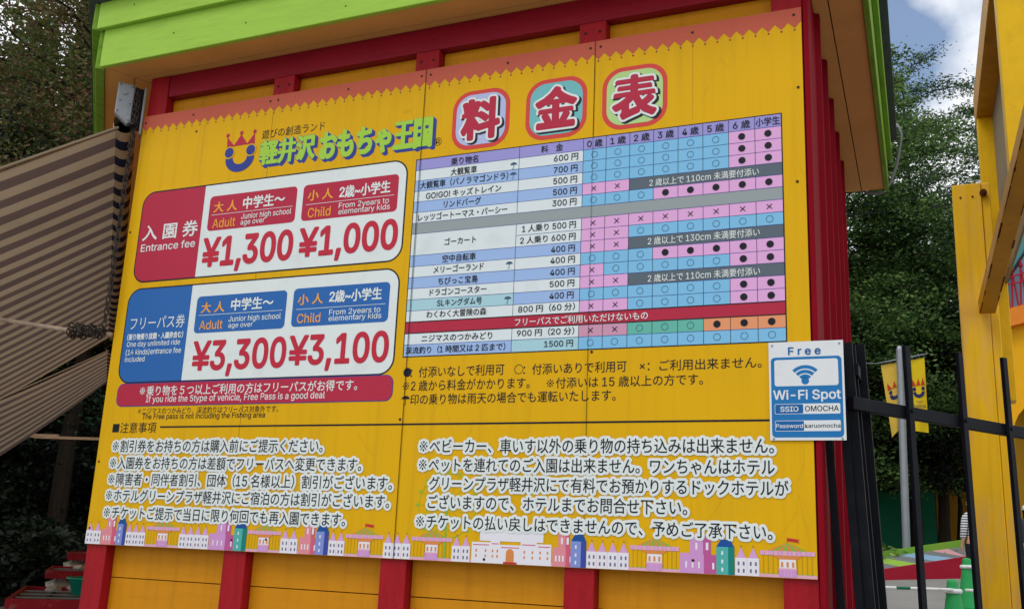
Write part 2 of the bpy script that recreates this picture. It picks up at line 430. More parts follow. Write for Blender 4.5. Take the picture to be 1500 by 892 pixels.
# measured lettering: text, left, right, centre height, letter height (metres on the board), ink, weight, kind
T = {
  'slogan': [
    ('遊びの創造ランド', 0.8489, 1.2454, 2.1508, 0.051, 'ink', 0.0, 'c'),
  ],
  'logo': [
    ('軽井沢', 0.8506, 1.1923, 2.0445, 0.1283, 'lime', 0.05, 'c'),
    ('おもちゃ王国', 1.2288, 1.8747, 2.0363, 0.1529, 'lime', 0.05, 'c'),
  ],
  'reg': [
    ('®', 1.8952, 1.9343, 1.9738, 0.0396, 'ink', 0.0, 'l'),
  ],
  'fee1': [
    ('入 園 券', 0.1116, 0.4907, 1.664, 0.0869, 'white', 0.02, 'c'),
    ('Entrance fee', 0.1115, 0.4843, 1.5744, 0.0489, 'white', 0.015, 'l'),
    ('大 人', 0.5843, 0.7358, 1.7675, 0.0583, 'amber', 0.025, 'c'),
    ('中学生～', 0.7761, 1.0389, 1.7724, 0.0649, 'white', 0.03, 'c'),
    ('Adult', 0.5877, 0.7356, 1.6755, 0.0501, 'amber', 0.01, 'l'),
    ('Junior high school', 0.7728, 1.0882, 1.6967, 0.0367, 'white', 0.01, 'l'),
    ('age over', 0.7724, 0.9252, 1.6645, 0.0341, 'white', 0.01, 'l'),
    ('小 人', 1.1835, 1.3333, 1.7708, 0.0558, 'amber', 0.025, 'c'),
    ('2歳~小学生', 1.3737, 1.6663, 1.7699, 0.0619, 'white', 0.03, 'c'),
    ('Child', 1.1924, 1.3278, 1.6762, 0.0497, 'amber', 0.01, 'l'),
    ('From 2years to', 1.3753, 1.664, 1.6958, 0.0343, 'white', 0.01, 'l'),
    ('elementary kids', 1.3759, 1.6717, 1.6634, 0.0342, 'white', 0.01, 'l'),
    ('¥1,300', 0.5473, 1.1127, 1.516, 0.1534, 'red', 0.045, 'l'),
    ('¥1,000', 1.1599, 1.7216, 1.5192, 0.1463, 'red', 0.045, 'l'),
  ],
  'fee2': [
    ('フリーパス券', 0.1101, 0.4808, 1.154, 0.0713, 'white', 0.0, 'c'),
    ('（乗り物乗り放題・入園券含む）', 0.1009, 0.4791, 1.0807, 0.0335, 'white', 0.03, 'c'),
    ('One day unlimited ride', 0.1045, 0.4652, 1.0386, 0.0334, 'white', 0.012, 'l'),
    ('(14 kinds)entrance fee', 0.1047, 0.4789, 0.9947, 0.0351, 'white', 0.012, 'l'),
    ('included', 0.105, 0.2403, 0.9565, 0.0323, 'white', 0.012, 'l'),
    ('大 人', 0.5799, 0.729, 1.2156, 0.0552, 'amber', 0.025, 'c'),
    ('中学生～', 0.7726, 1.0325, 1.2215, 0.0614, 'white', 0.03, 'c'),
    ('Adult', 0.5806, 0.729, 1.1216, 0.0473, 'amber', 0.01, 'l'),
    ('Junior high school', 0.7654, 1.088, 1.1441, 0.034, 'white', 0.01, 'l'),
    ('age over', 0.7682, 0.9204, 1.1111, 0.0305, 'white', 0.01, 'l'),
    ('小 人', 1.1834, 1.3289, 1.2231, 0.0527, 'amber', 0.025, 'c'),
    ('2歳~小学生', 1.3686, 1.6629, 1.2275, 0.0585, 'white', 0.03, 'c'),
    ('Child', 1.1881, 1.3239, 1.126, 0.0469, 'amber', 0.01, 'l'),
    ('From 2years to', 1.3737, 1.6622, 1.1461, 0.0324, 'white', 0.01, 'l'),
    ('elementary kids', 1.3734, 1.6699, 1.1157, 0.0323, 'white', 0.01, 'l'),
    ('¥3,300', 0.5626, 1.1357, 0.9596, 0.1481, 'red', 0.04, 'l'),
    ('¥3,100', 1.1612, 1.7176, 0.9646, 0.1431, 'red', 0.04, 'l'),
  ],
  'deal': [
    ('※乗り物を５つ以上ご利用の方はフリーパスがお得です。', 0.237, 1.5668, 0.7868, 0.0516, 'white', 0.012, 'c'),
    ('If you ride the 5type of vehicle, Free Pass is a good deal', 0.2863, 1.3898, 0.7398, 0.0396, 'white', 0.01, 'l'),
  ],
  'note': [
    ('※ニジマスのつかみどり、渓流釣りはフリーパス対象外です。', 0.2396, 1.1268, 0.681, 0.0336, 'ink', 0.0, 'c'),
    ('The Free pass is not including the Fishing area', 0.2745, 1.0507, 0.65, 0.0329, 'ink', 0.012, 'l'),
  ],
  'head': [
    ('■注意事項', 0.0831, 0.3769, 0.5951, 0.0552, 'ink', 0.0, 'c'),
  ],
  'nl': [
    ('※割引券をお持ちの方は購入前にご提示ください。', 0.104, 1.4045, 0.4995, 0.0625, 'ink', 0.012, 'c'),
    ('※入園券をお持ちの方は差額でフリーパスへ変更できます。', 0.1012, 1.6244, 0.4132, 0.0613, 'ink', 0.012, 'c'),
    ('※障害者・同伴者割引、団体（15 名様以上）割引がございます。', 0.1042, 1.7931, 0.3303, 0.0609, 'ink', 0.012, 'c'),
    ('※ホテルグリーンプラザ軽井沢にご宿泊の方は割引がございます。', 0.104, 1.7854, 0.2488, 0.0604, 'ink', 0.012, 'c'),
    ('※チケットご提示で当日に限り何回でも再入園できます。', 0.1045, 1.5605, 0.1621, 0.0605, 'ink', 0.012, 'c'),
  ],
  'nr': [
    ('※ベビーカー、車いす以外の乗り物の持ち込みは出来ません。', 1.9233, 3.4897, 0.4975, 0.0613, 'ink', 0.012, 'c'),
    ('※ペットを連れてのご入園は出来ません。ワンちゃんはホテル', 1.9253, 3.4912, 0.4147, 0.0607, 'ink', 0.012, 'c'),
    ('グリーンプラザ軽井沢にて有料でお預かりするドックホテルが', 1.983, 3.542, 0.3333, 0.0598, 'ink', 0.012, 'c'),
    ('ございますので、ホテルまでお問合せ下さい。', 1.9816, 3.1469, 0.2525, 0.0605, 'ink', 0.012, 'c'),
    ('※チケットの払い戻しはできませんので、予めご了承下さい。', 1.9291, 3.478, 0.167, 0.059, 'ink', 0.012, 'c'),
  ],
  'leg': [
    ('：付添いなしで利用可', 1.8503, 2.3221, 0.8373, 0.0503, 'ink', 0.005, 'c'),
    ('：付添いありで利用可', 2.4155, 2.8868, 0.8329, 0.0479, 'ink', 0.005, 'c'),
    ('×：ご利用出来ません。', 2.9445, 3.4479, 0.8308, 0.0455, 'ink', 0.005, 'c'),
    ('※2 歳から料金がかかります。', 1.8134, 2.4474, 0.7742, 0.0498, 'ink', 0.005, 'c'),
    ('※付添いは 15 歳以上の方です。', 2.5275, 3.2116, 0.7689, 0.0465, 'ink', 0.005, 'c'),
    ('印の乗り物は雨天の場合でも運転いたします。', 1.8577, 2.8409, 0.7107, 0.0484, 'ink', 0.005, 'c'),
  ],
  'tab': [
    ('乗り物名', 1.9951, 2.1386, 1.8594, 0.0369, 'ink', 0.012, 'c'),
    ('大観覧車', 1.9964, 2.1346, 1.806, 0.0367, 'ink', 0.012, 'c'),
    ('大観覧車（パノラマゴンドラ）', 1.834, 2.2993, 1.7553, 0.0365, 'ink', 0.012, 'c'),
    ('GO!GO! キッズトレイン', 1.8698, 2.2658, 1.6979, 0.0363, 'ink', 0.012, 'c'),
    ('リンドバーグ', 1.969, 2.1644, 1.646, 0.0361, 'ink', 0.012, 'c'),
    ('レッツゴートーマス・パーシー', 1.8347, 2.3019, 1.5898, 0.0359, 'ink', 0.012, 'c'),
    ('ゴーカート', 1.9861, 2.1495, 1.4568, 0.0354, 'ink', 0.012, 'c'),
    ('料\u3000金', 2.4615, 2.5681, 1.864, 0.0356, 'ink', 0.012, 'c'),
    ('600 円', 2.5263, 2.6437, 1.8105, 0.0352, 'ink', 0.012, 'c'),
    ('700 円', 2.5272, 2.642, 1.7541, 0.035, 'ink', 0.012, 'c'),
    ('500 円', 2.5271, 2.6418, 1.7003, 0.0348, 'ink', 0.012, 'c'),
    ('500 円', 2.5276, 2.642, 1.6465, 0.0346, 'ink', 0.012, 'c'),
    ('300 円', 2.5261, 2.6416, 1.5936, 0.0344, 'ink', 0.012, 'c'),
    ('1 人乗り 500 円', 2.3813, 2.6417, 1.4847, 0.0342, 'ink', 0.012, 'c'),
    ('2 人乗り 600 円', 2.3743, 2.642, 1.4293, 0.034, 'ink', 0.012, 'c'),
    ('400 円', 2.5275, 2.6403, 1.3751, 0.0336, 'ink', 0.012, 'c'),
    ('400 円', 2.5264, 2.6418, 1.3231, 0.0334, 'ink', 0.012, 'c'),
    ('400 円', 2.5263, 2.6424, 1.268, 0.0332, 'ink', 0.012, 'c'),
    ('500 円', 2.5266, 2.642, 1.2141, 0.033, 'ink', 0.012, 'c'),
    ('400 円', 2.5272, 2.6404, 1.1602, 0.0328, 'ink', 0.012, 'c'),
    ('800 円（60 分）', 2.3787, 2.648, 1.1068, 0.0328, 'ink', 0.012, 'c'),
    ('900 円（20 分）', 2.3772, 2.6484, 0.9975, 0.0324, 'ink', 0.012, 'c'),
    ('1500 円', 2.5101, 2.6439, 0.9431, 0.032, 'ink', 0.012, 'c'),
    ('空中自転車', 1.9798, 2.1528, 1.3746, 0.0351, 'ink', 0.012, 'c'),
    ('メリーゴーランド', 1.9364, 2.1965, 1.3234, 0.0349, 'ink', 0.012, 'c'),
    ('ちびっこ宝島', 1.9644, 2.1689, 1.2656, 0.0347, 'ink', 0.012, 'c'),
    ('ドラゴンコースター', 1.9234, 2.2155, 1.2136, 0.0345, 'ink', 0.012, 'c'),
    ('SLキングダム号', 1.966, 2.1955, 1.1605, 0.0343, 'ink', 0.012, 'c'),
    ('わくわく大冒険の森', 1.9135, 2.2211, 1.108, 0.0341, 'ink', 0.012, 'c'),
    ('ニジマスのつかみどり', 1.8962, 2.2564, 0.9945, 0.0336, 'ink', 0.012, 'c'),
    ('渓流釣り（1 時間又は 2 匹まで）', 1.8153, 2.3231, 0.9407, 0.0335, 'ink', 0.012, 'c'),
  ],
  'tabw': [
    ('フリーパスでご利用いただけないもの', 2.3654, 2.9777, 1.0482, 0.0352, 'white', 0.012, 'c'),
    ('2 歳以上で 110cm 未満要付添い', 2.9789, 3.4512, 1.6422, 0.0342, 'white', 0.008, 'c'),
    ('2 歳以上で 130cm 未満要付添い', 2.9745, 3.4506, 1.3754, 0.0347, 'white', 0.008, 'c'),
    ('2 歳以上で 110cm 未満要付添い', 2.9761, 3.4489, 1.2088, 0.0341, 'white', 0.008, 'c'),
  ],
}
# ------------------------------------------------------------------ colours
G = 1.08
for n_, h_ in {'ink': '#1b1c26', 'white': '#dfe6e4', 'amber': '#efa63a', 'lime': '#a3cf45', 'red': '#c0293f'}.items():
    M('ink_' + n_, h_, 0.45, gain=1.0)
M('board_yellow', '#e0ad0e', 0.42, var=0.03, scale=1.3, dirt='#b28c24', dirt_amt=0.16, dirt_scale=2.2, cracks=True, streak=('#a8801c', 0.22), spec=0.1)
M('board_edge', '#b9ab8d', 0.6)
M('band_coral', '#c45c45', 0.45, var=0.05, scale=3, cracks=True)
M('crimson_print', '#b52a44', 0.42, var=0.03, scale=3)
M('blue_print', '#2a66ae', 0.42, var=0.03, scale=3)
M('white_print', '#dfe7e6', 0.4, var=0.02, scale=4, dirt='#b9c0b8', dirt_amt=0.3, dirt_scale=5)
M('black_print', '#23252b', 0.45)
M('navy_print', '#31408f', 0.45)
M('header_lilac', '#9c97d6', 0.42); M('periwinkle', '#9dbbe8', 0.42); M('cell_blue', '#7fbfe6', 0.42); M('cell_pink', '#e2abdc', 0.42)
M('cell_white', '#dde7ea', 0.42, dirt='#b8c2c4', dirt_amt=0.3, dirt_scale=6); M('cell_slate', '#5c6873', 0.42); M('cell_grey', '#97a0a3', 0.42)
M('cell_dusty', '#cf98b4', 0.42); M('cell_teal', '#66b8a8', 0.42); M('cell_orange', '#e79a6d', 0.42); M('cell_mist', '#a9d2dd', 0.42)
M('badge_lilac', '#b4bfe6', 0.42); M('badge_aqua', '#71bcc0', 0.42); M('badge_green', '#b3d68a', 0.42); M('badge_red', '#d4473f', 0.42)
M('fr_white', '#e6e4ec', 0.45); M('fr_lilac', '#d6a3d6', 0.45); M('fr_salmon', '#e08c98', 0.45); M('fr_rose', '#cf5f7c', 0.45); M('fr_magenta', '#bb5a97', 0.45)
M('fr_orchid', '#cf96cf', 0.45); M('fr_teal', '#4fb0a8', 0.45); M('fr_deepteal', '#128076', 0.45); M('fr_blue', '#7f92d2', 0.45); M('fr_navy', '#3b4b9e', 0.45); M('fr_roof', '#1a4f9a', 0.45)
M('fr_pinkbase', '#e3a9bd', 0.45); M('fr_green', '#86b53a', 0.45); M('fr_orange', '#d98a4a', 0.45); M('fr_slate', '#6d6f8c', 0.45); M('fr_flag', '#c22a35', 0.45); M('fr_wheel', '#9fb52a', 0.45); M('fr_gold', '#b5861d', 0.45)
M('umbrella_ink', '#3d5a78', 0.45)
M('red_paint', '#a0121e', 0.5, var=0.1, scale=5, stretch=(6, 6, 1), bump=0.2, bscale=30, dirt='#c06a62', dirt_amt=0.06, dirt_scale=14, streak=('#6c0c14', 0.35))
M('crimson_paint', '#8e1226', 0.4, var=0.1, scale=5, stretch=(1, 6, 6), bump=0.1, bscale=30)
M('siding_orange', '#d08a0c', 0.55, var=0.06, scale=4, stretch=(1, 1, 8), bump=0.08, bscale=40, dirt='#a86a10', dirt_amt=0.2, dirt_scale=4, streak=('#a3670e', 0.3))
M('soffit_tan', '#dca35a', 0.6, var=0.06, scale=3, dirt='#a8763c', dirt_amt=0.3, dirt_scale=2)
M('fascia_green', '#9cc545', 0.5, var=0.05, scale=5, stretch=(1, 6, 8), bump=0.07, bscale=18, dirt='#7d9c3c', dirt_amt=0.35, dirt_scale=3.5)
M('fascia_shaded_green', '#7ca53a', 0.6, var=0.1, scale=5, stretch=(6, 1, 8), bump=0.15, bscale=18, spec=0.05, dirt='#48681c', dirt_amt=0.6, dirt_scale=3)  # darker green and dirt colour hold the shade of boards turned from light
M('roof_slate', '#4a5358', 0.7, var=0.2, scale=8, bump=0.3)
M('metal_red', '#84101f', 0.5, var=0.08, scale=4, spec=0.02, streak=('#5a0a14', 0.35))
M('dark_gap', '#0c0a08', 0.9)
M('screw_dark', '#3a2a20', 0.5, metal=0.6)

# ------------------------------------------------------------------ ground
M('asphalt', '#8c8b88', 0.9, var=0.12, scale=1.2, bump=0.5, bscale=60, dirt='#6f6e6a', dirt_amt=0.4, dirt_scale=0.6)
def gz(y):
    return 0.1 if y < 0 else (0.1 + 0.0733 * y if y < 15 else 1.2 + 0.004 * (y - 15))
g = MB()
ys = [-300, -20, 0, 2.5, 5, 7.5, 10, 12.5, 15, 25, 60, 300, 900]
xs = [-900, -60, -20, -10, -5, 0, 2.5, 5, 10, 20, 60, 900]
g.add([(x, y, gz(y)) for y in ys for x in xs], [(j * len(xs) + i, j * len(xs) + i + 1, (j + 1) * len(xs) + i + 1, (j + 1) * len(xs) + i) for j in range(len(ys) - 1) for i in range(len(xs) - 1)], 'asphalt')
o = g.build('ground'); o['kind'] = 'structure'

# ------------------------------------------------------------------ ticket booth
booth = thing('ticket_booth', 'yellow panelled ticket booth with red posts and lime green eaves carrying the price board', 'building', (1.8, 1.5, 0.1))
WX = 3.645                     # right-hand corner
PX = (0.068, 0.943, 1.816, 2.692, 3.578)
for i, px in enumerate(PX):
    MB().box(px - 0.066, px + 0.066, 0.016, 0.10, 0.1, 4.117 if i == 0 else 3.983, 'red_paint').build('post', booth, 0.004)
MB().box(0.136, WX, 0.020, 0.10, 3.985, 4.118, 'crimson_paint').build('top_beam', booth, 0.005)
for i in range(4):
    a, b = PX[i] + 0.067, PX[i + 1] - 0.067
    zz = [0.1, 0.53, 0.935, 1.338, 1.74, 2.14, 2.55, 2.95, 3.35, 3.984]
    m = MB()
    for k in range(len(zz) - 1): m.box(a, b, 0.074, 0.094, zz[k] + 0.004, zz[k + 1], 'siding_orange')
    m.box(a, b, 0.089, 0.099, 0.1, 3.984, 'dark_gap')
    m.build('siding_panel', booth, 0.0015)
# corner trim and ribbed metal side wall, running back
sl = lambda y: WX + 0.012 - 0.036 * (y - 0.05)
MB().box(WX + 0.002, WX + 0.024, 0.0, 0.118, 0.1, 4.117, 'metal_red').build('corner_trim', booth, 0.003)
m = MB(); prof = []
y = 0.12
while y < 2.5:
    prof += [(y, 0.0), (y + 0.38, 0.0), (y + 0.40, 0.024), (y + 0.44, 0.024), (y + 0.46, 0.0)]; y += 0.48
prof.append((3.02, 0))
vs = []; fs = []
for (yy, dx) in prof: vs += [(sl(yy) + dx, yy, 0.1), (sl(yy) + dx, yy, 4.117)]
for i in range(len(prof) - 1): fs.append((2 * i, 2 * i + 2, 2 * i + 3, 2 * i + 1))
m.add(vs, fs, 'metal_red'); m.box(3.3, sl(3.02) - 0.001, 3.0, 3.02, 0.1, 4.117, 'metal_red')
m.build('ribbed_side_wall', booth)
# chamfered left wall, back walls
c0, c1 = (0.0, 0.118), (-7.2, 7.318)
q = 0.7071
m = MB()
m.hexa([(0.0, 0.118, 0.1), (0.1, 0.218, 0.1), (-7.1, 7.418, 0.1), (-7.2, 7.318, 0.1)], [(0.0, 0.118, 4.117), (0.1, 0.218, 4.117), (-7.1, 7.418, 4.117), (-7.2, 7.318, 4.117)], 'siding_orange')
m.build('angled_side_wall', booth)
m = MB(); m.hexa([(-7.1, 7.3, 0.1), (3.29, 3.02, 0.1), (3.29, 3.06, 0.1), (-7.1, 7.34, 0.1)], [(-7.1, 7.3, 4.117), (3.29, 3.02, 4.117), (3.29, 3.06, 4.117), (-7.1, 7.34, 4.117)], 'siding_orange')
m.build('rear_wall', booth)
# soffit boards (two runs with an open joint) at the front, right and left
m = MB()
def lay(poly, z0=4.12, z1=4.14): m.prism(poly, z0, z1, 'soffit_tan')
FY, JY = -0.185, -0.02
lay([(-0.082, JY + 0.003), (3.718, JY + 0.003), (3.66, 0.16), (0.0, 0.16)])
lay([(-0.152, FY), (3.87, FY), (3.725, JY - 0.003), (-0.088, JY - 0.003)])
lay([(3.721, JY), (3.654, 3.05), (3.53, 3.05), (3.64, 0.16)])
lay([(3.876, FY), (3.805, 3.05), (3.660, 3.05), (3.727, JY)])
lay([(-0.158, FY), (-0.092, JY), (-5.5, 5.388), (-5.65, 5.307)])
lay([(-0.098, JY), (-0.003, 0.157), (-5.4, 5.554), (-5.503, 5.385)])
m.prism([(-0.152, FY), (3.87, FY), (3.8, 3.05), (-3.5, 5.4), (-5.65, 5.3)], 4.141, 4.15, 'dark_gap')
m.build('soffit', booth)
# fascia boards
def board(p, q, z0, z1, th, name, mat, out):
    mm = MB(); a = Vector((*p, 0)); b = Vector((*q, 0)); n = Vector((*out, 0)).normalized() * th
    mm.hexa([a + Vector((0, 0, z0)), b + Vector((0, 0, z0)), b + n + Vector((0, 0, z0)), a + n + Vector((0, 0, z0))],
            [a + Vector((0, 0, z1)), b + Vector((0, 0, z1)), b + n + Vector((0, 0, z1)), a + n + Vector((0, 0, z1))], mat)
    return mm.build(name, booth, 0.004)
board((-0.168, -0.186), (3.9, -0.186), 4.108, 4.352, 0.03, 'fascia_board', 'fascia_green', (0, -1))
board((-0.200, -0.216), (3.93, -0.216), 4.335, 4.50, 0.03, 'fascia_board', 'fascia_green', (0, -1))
board((3.877, -0.183), (3.806, 3.06), 4.108, 4.352, 0.03, 'fascia_board', 'fascia_shaded_green', (1, 0.02))
board((3.908, -0.213), (3.836, 3.06), 4.335, 4.50, 0.03, 'fascia_board', 'fascia_shaded_green', (1, 0.02))
board((-0.162, -0.183), (-5.65, 5.305), 4.105, 4.352, 0.05, 'fascia_board', 'fascia_shaded_green', (-1, -1))
board((-0.180, -0.205), (-5.68, 5.295), 4.335, 4.50, 0.068, 'fascia_board', 'fascia_shaded_green', (-1, -1))
rn = random.Random(5); m = MB()
for k in range(14):
    x_ = 0.05 + 0.275 * k + rn.uniform(-.04, .04); z_ = 4.20 + rn.uniform(-.03, .03) if k % 2 else 4.43 + rn.uniform(-.02, .02)
    yy = -0.2163 if z_ < 4.335 else -0.2463
    m.tube([(x_, yy + .001, z_), (x_, yy - .0005, z_)], 0.005, 'screw_dark', 8)
m.build('nail_heads', booth)
for px in PX[1:4]:
    for dx in (-.035, .035):
        m = MB(); m.tube([(px + dx, 0.0165, 3.93), (px + dx, 0.0125, 3.93)], 0.0065, 'screw_dark', 8); m.build('bolt', booth)
# roof
m = MB()
ed = [(-0.232, -0.30), (3.985, -0.30), (3.905, 3.12), (-2.6, 6.2), (-5.78, 5.26)]
rdg = [(0.6, 1.2), (2.4, 1.2), (2.3, 2.0), (-1.6, 4.2), (-3.6, 4.2)]
vs = [(x, y, 4.502) for x, y in ed] + [(x, y, 4.60) for x, y in ed] + [(x, y, 5.5) for x, y in rdg]
n = 5
m.add(vs, [tuple(range(n))[::-1]] + [(k, (k + 1) % n, n + (k + 1) % n, n + k) for k in range(n)] + [(n + k, n + (k + 1) % n, 2 * n + (k + 1) % n, 2 * n + k) for k in range(n)] + [tuple(2 * n + k for k in range(n))], 'roof_slate')
m.build('roof', booth)

# ------------------------------------------------------------------ price board
BW, BH = 3.64, 2.372
pb = thing('price_board', 'large yellow price board covered in red and blue Japanese admission fees and a ride table', 'sign', (1.82, 0.0, BZ))
cuts = [0.0, 0.906, 1.826, 2.714, BW]
for i in range(4):
    a, b = cuts[i] + (0.0008 if i else 0), cuts[i + 1] - (0.0008 if i < 3 else 0)
    m = MB(); m.box(a, b, 0.0, 0.012, BZ, BZ + BH, 'board_yellow')
    m.build('board_panel', pb)
m = MB()
for u, wd, v0, v1, ly in ((0.906, 0.0016, 0.002, BH - 0.001, 0.6), (1.826, 0.003, 0.002, BH - 0.001, 9), (2.714, 0.0014, 0.6, 1.9, 9), (2.714, 0.0026, 1.9, BH - 0.001, 9), (2.714, 0.002, 0.002, 0.6, 2.2)): m.rect(u - wd / 2, v0, u + wd / 2, v1, ly, 'dark_gap')
for u, wd in ((0.452, 0.0012), (1.37, 0.001), (2.27, 0.001), (3.17, 0.0012)): m.rect(u - wd / 2, 1.92, u + wd / 2, BH - 0.001, 2.2, 'fr_gold')
m.build('panel_joint', pb)
# coral band with its sawtooth edge
m = MB(); per = 0.0554; nt_ = int(round(BW / per)); per = BW / nt_
pts = [(0, BH - 0.0006), (0, 2.302)]
for k in range(nt_):
    pts += [(k * per + per * 0.5, 2.278), (k * per + per, 2.306)]
for k in range(nt_):
    a, b, c_ = (k * per, k * per + per / 2, k * per + per)
    m.flat([(a, BH - 0.0006), (a, 2.306), (b, 2.277), (c_, 2.306), (c_, BH - 0.0006)], 1, 'band_coral')
    m.disc(b, 2.270, 0.0055, 1, 'fr_orange', 8); m.disc(b, 2.2685, 0.0035, 2, 'screw_dark', 8)
m.build('sawtooth_trim', pb)
# screws
for u, v in [(0.02, 2.33), (0.36, 2.335), (0.88, 2.34), (0.93, 2.34), (1.37, 2.335), (1.80, 2.34), (1.85, 2.34), (2.27, 2.335), (2.69, 2.34), (2.74, 2.34), (3.17, 2.335), (3.61, 2.34), (0.3965, 2.23), (3.606, 1.58), (0.015, 1.68), (0.02, 0.42), (1.13, 0.06), (2.268, 0.016), (3.17, 0.05), (0.93, 0.05), (0.02, 0.08), (3.62, 2.0), (1.81, 0.62), (2.70, 0.4), (2.73, 0.9)]:
    m = MB(); m.disc(u, v, 0.0062, 4.0, 'screw_dark', 10); m.build('screw', pb)

# logo: crown-and-smile emblem and lettering
em = MB()
for a, b, c_ in (((0.623, 2.106), (0.618, 2.168), (0.671, 2.108)), ((0.664, 2.108), (0.711, 2.172), (0.758, 2.109)), ((0.750, 2.108), (0.800, 2.170), (0.806, 2.107))):
    em.flat([a, c_, b], 2, 'crimson_print')
for u, v in ((0.620, 2.176), (0.711, 2.180), (0.799, 2.177)): em.disc(u, v, 0.0115, 2, 'crimson_print')
for u, v in ((0.643, 2.073), (0.785, 2.073)): em.disc(u, v, 0.029, 4.5, 'navy_print'); em.disc(u, v, 0.036, 3.8, 'board_yellow')
vs = []; fs = []
for k in range(21):
    t = PI + PI * k / 20
    vs += [em.pp(0.717 + 0.095 * math.cos(t), 2.038 + 0.082 * math.sin(t), 3), em.pp(0.717 + 0.047 * math.cos(t), 2.040 + 0.040 * math.sin(t), 3)]
for k in range(20): fs.append((2 * k, 2 * k + 1, 2 * k + 3, 2 * k + 2))
em.add(vs, fs, 'navy_print')
em.build('emblem_logo', pb)
m = MB(); letters(m, T['slogan'][0], 2); m.build('slogan_lettering', pb)
m = MB(); sp = T['reg'][0]; m.ring(1.914, 1.974, 0.021, 0.0025, 2, 'ink_ink'); letters(m, ('R', 1.9035, 1.926, 1.974, 0.025, 'ink', 0.0, 'l'), 2); m.build('registered_lettering', pb)
lg = MB()
for sp in T['logo']:
    outline(lg, sp, 0.0085, 2.0, MATS['navy_print'], rise=0.3)
    for k in range(1, 5): outline(lg, sp, 0.0085, 1.0 + 0.15 * (4 - k), MATS['navy_print'], off=(0.0045 * k, -0.0038 * k), rise=0.2, fill=True)
    letters(lg, sp, 3.4)
lg.build('logo_lettering', pb)

# three title badges
for (u, v, s, char, fillm) in ((2.140, 2.063, 0.152, '料', 'badge_lilac'), (2.527, 2.063, 0.152, '金', 'badge_aqua'), (2.905, 2.065, 0.152, '表', 'badge_green')):
    m = MB()
    m.rrect(u - s, v - s, u + s, v + s, 0.095, 1, 'badge_red', 10)
    m.rrect(u - s + 0.021, v - s + 0.021, u + s - 0.021, v + s - 0.021, 0.078, 2, fillm, 10)
    b = m.build('title_badge', pb)
    sp = (char, u - 0.094, u + 0.094, v, 0.196, 'red', 0.022, 'c')
    k = MB()
    outline(k, sp, 0.023, 3.0, MATS['black_print'], off=(0.010, -0.008), rise=0.5, fill=True)
    outline(k, sp, 0.021, 4.2, MATS['white_print'], rise=0.6, fill=True)
    outline(k, sp, 0.0105, 5.6, MATS['crimson_print'], rise=0.4)
    letters(k, sp, 6.0, MATS['crimson_print'])
    k.build('title_lettering', b)

# fee panels
def fee_panel(name, u0, v0, u1, v1, split, colour, boxes, key):
    m = MB()
    m.rrect(u0 - 0.008, v0 - 0.008, u1 + 0.008, v1 + 0.008, 0.083, 1, 'black_print', 9)
    m.rrect(u0, v0, u1, v1, 0.075, 2, 'white_print', 9)
    p = m.build('fee_panel', pb)
    h = MB(); h.rrect(u0, v0, split, v1, 0.075, 3, colour, 9, True, False); h.build('heading_block', p)
    for (a, b, c_, d, yl) in boxes:
        h = MB(); h.rrect(a, b, c_, d, 0.024, 3, colour, 6); h.rect(a + 0.022, yl - 0.0012, c_ - 0.02, yl + 0.0012, 4, 'ink_white'); h.build('age_box', p)
    for sp in T[key]:
        x = MB(); letters(x, sp, 5)
        if sp[5] == 'red': outline(x, sp, 0.004, 4.4, MATS['ink_red'], rise=0.4)
        x.build('price_lettering' if sp[5] == 'red' else 'lettering', p)
fee_panel('entrance', 0.0859, 1.3889, 1.7516, 1.8968, 0.511, 'crimson_print', ((0.5524, 1.6369, 1.1132, 1.8318, 1.7253), (1.152, 1.6368, 1.7117, 1.8308, 1.7231)), 'fee1')
fee_panel('pass', 0.0757, 0.8369, 1.7502, 1.3424, 0.503, 'blue_print', ((0.546, 1.0815, 1.1139, 1.278, 1.176), (1.1534, 1.0855, 1.7068, 1.2818, 1.174)), 'fee2')
m = MB()
m.rrect(0.0854 - 0.004, 0.7102 - 0.004, 1.757 + 0.004, 0.8262 + 0.004, 0.04, 2.5, 'navy_print', 8); m.rrect(0.0854, 0.7102, 1.757, 0.8262, 0.036, 3.2, 'crimson_print', 8)
p = m.build('deal_bar', pb)
for sp in T['deal']:
    x = MB(); letters(x, sp, 4); x.build('lettering', p)
for sp in T['note']:
    x = MB(); letters(x, sp, 2); x.build('footnote_lettering', pb)

# ride table
TU0, TU1, TV1 = 1.8057, 3.5455, 1.8895
RH = (1.8895 - 0.9138) / 18
CU = [1.8057, 2.352, 2.668, 2.777, 2.887, 2.996, 3.106, 3.215, 3.326, 3.437, 3.5455]
rv = lambda r: TV1 - RH * r
tb = MB(); tb.rect(TU0 - 0.005, rv(18) - 0.005, TU1 + 0.005, TV1 + 0.005, 1, 'black_print'); table = tb.build('ride_table', pb)
cells = MB()
def cell(r0, r1, c0_, c1_, m): cells.rect(CU[c0_], rv(r1), CU[c1_], rv(r0), 2, m)
cell(0, 1, 0, 10, 'header_lilac')
names = {1: 'w', 2: 'p', 3: 'w', 4: 'p', 5: 'w', 9: 'p', 10: 'w', 11: 'p', 12: 'w', 13: 'pt', 14: 'w', 16: 'w', 17: 'p'}
cw = {'w': 'cell_white', 'p': 'periwinkle'}
for r, k in names.items():
    cell(r, r + 1, 0, 1, 'cell_mist' if k == 'pt' else cw[k])
    cell(r, r + 1, 1, 2, 'cell_mist' if r == 17 else cw[k[0]])
cell(6, 7, 0, 10, 'cell_grey'); cell(7, 9, 0, 1, 'cell_white'); cell(7, 8, 1, 2, 'cell_white'); cell(8, 9, 1, 2, 'cell_white'); cell(15, 16, 0, 10, 'crimson_print')
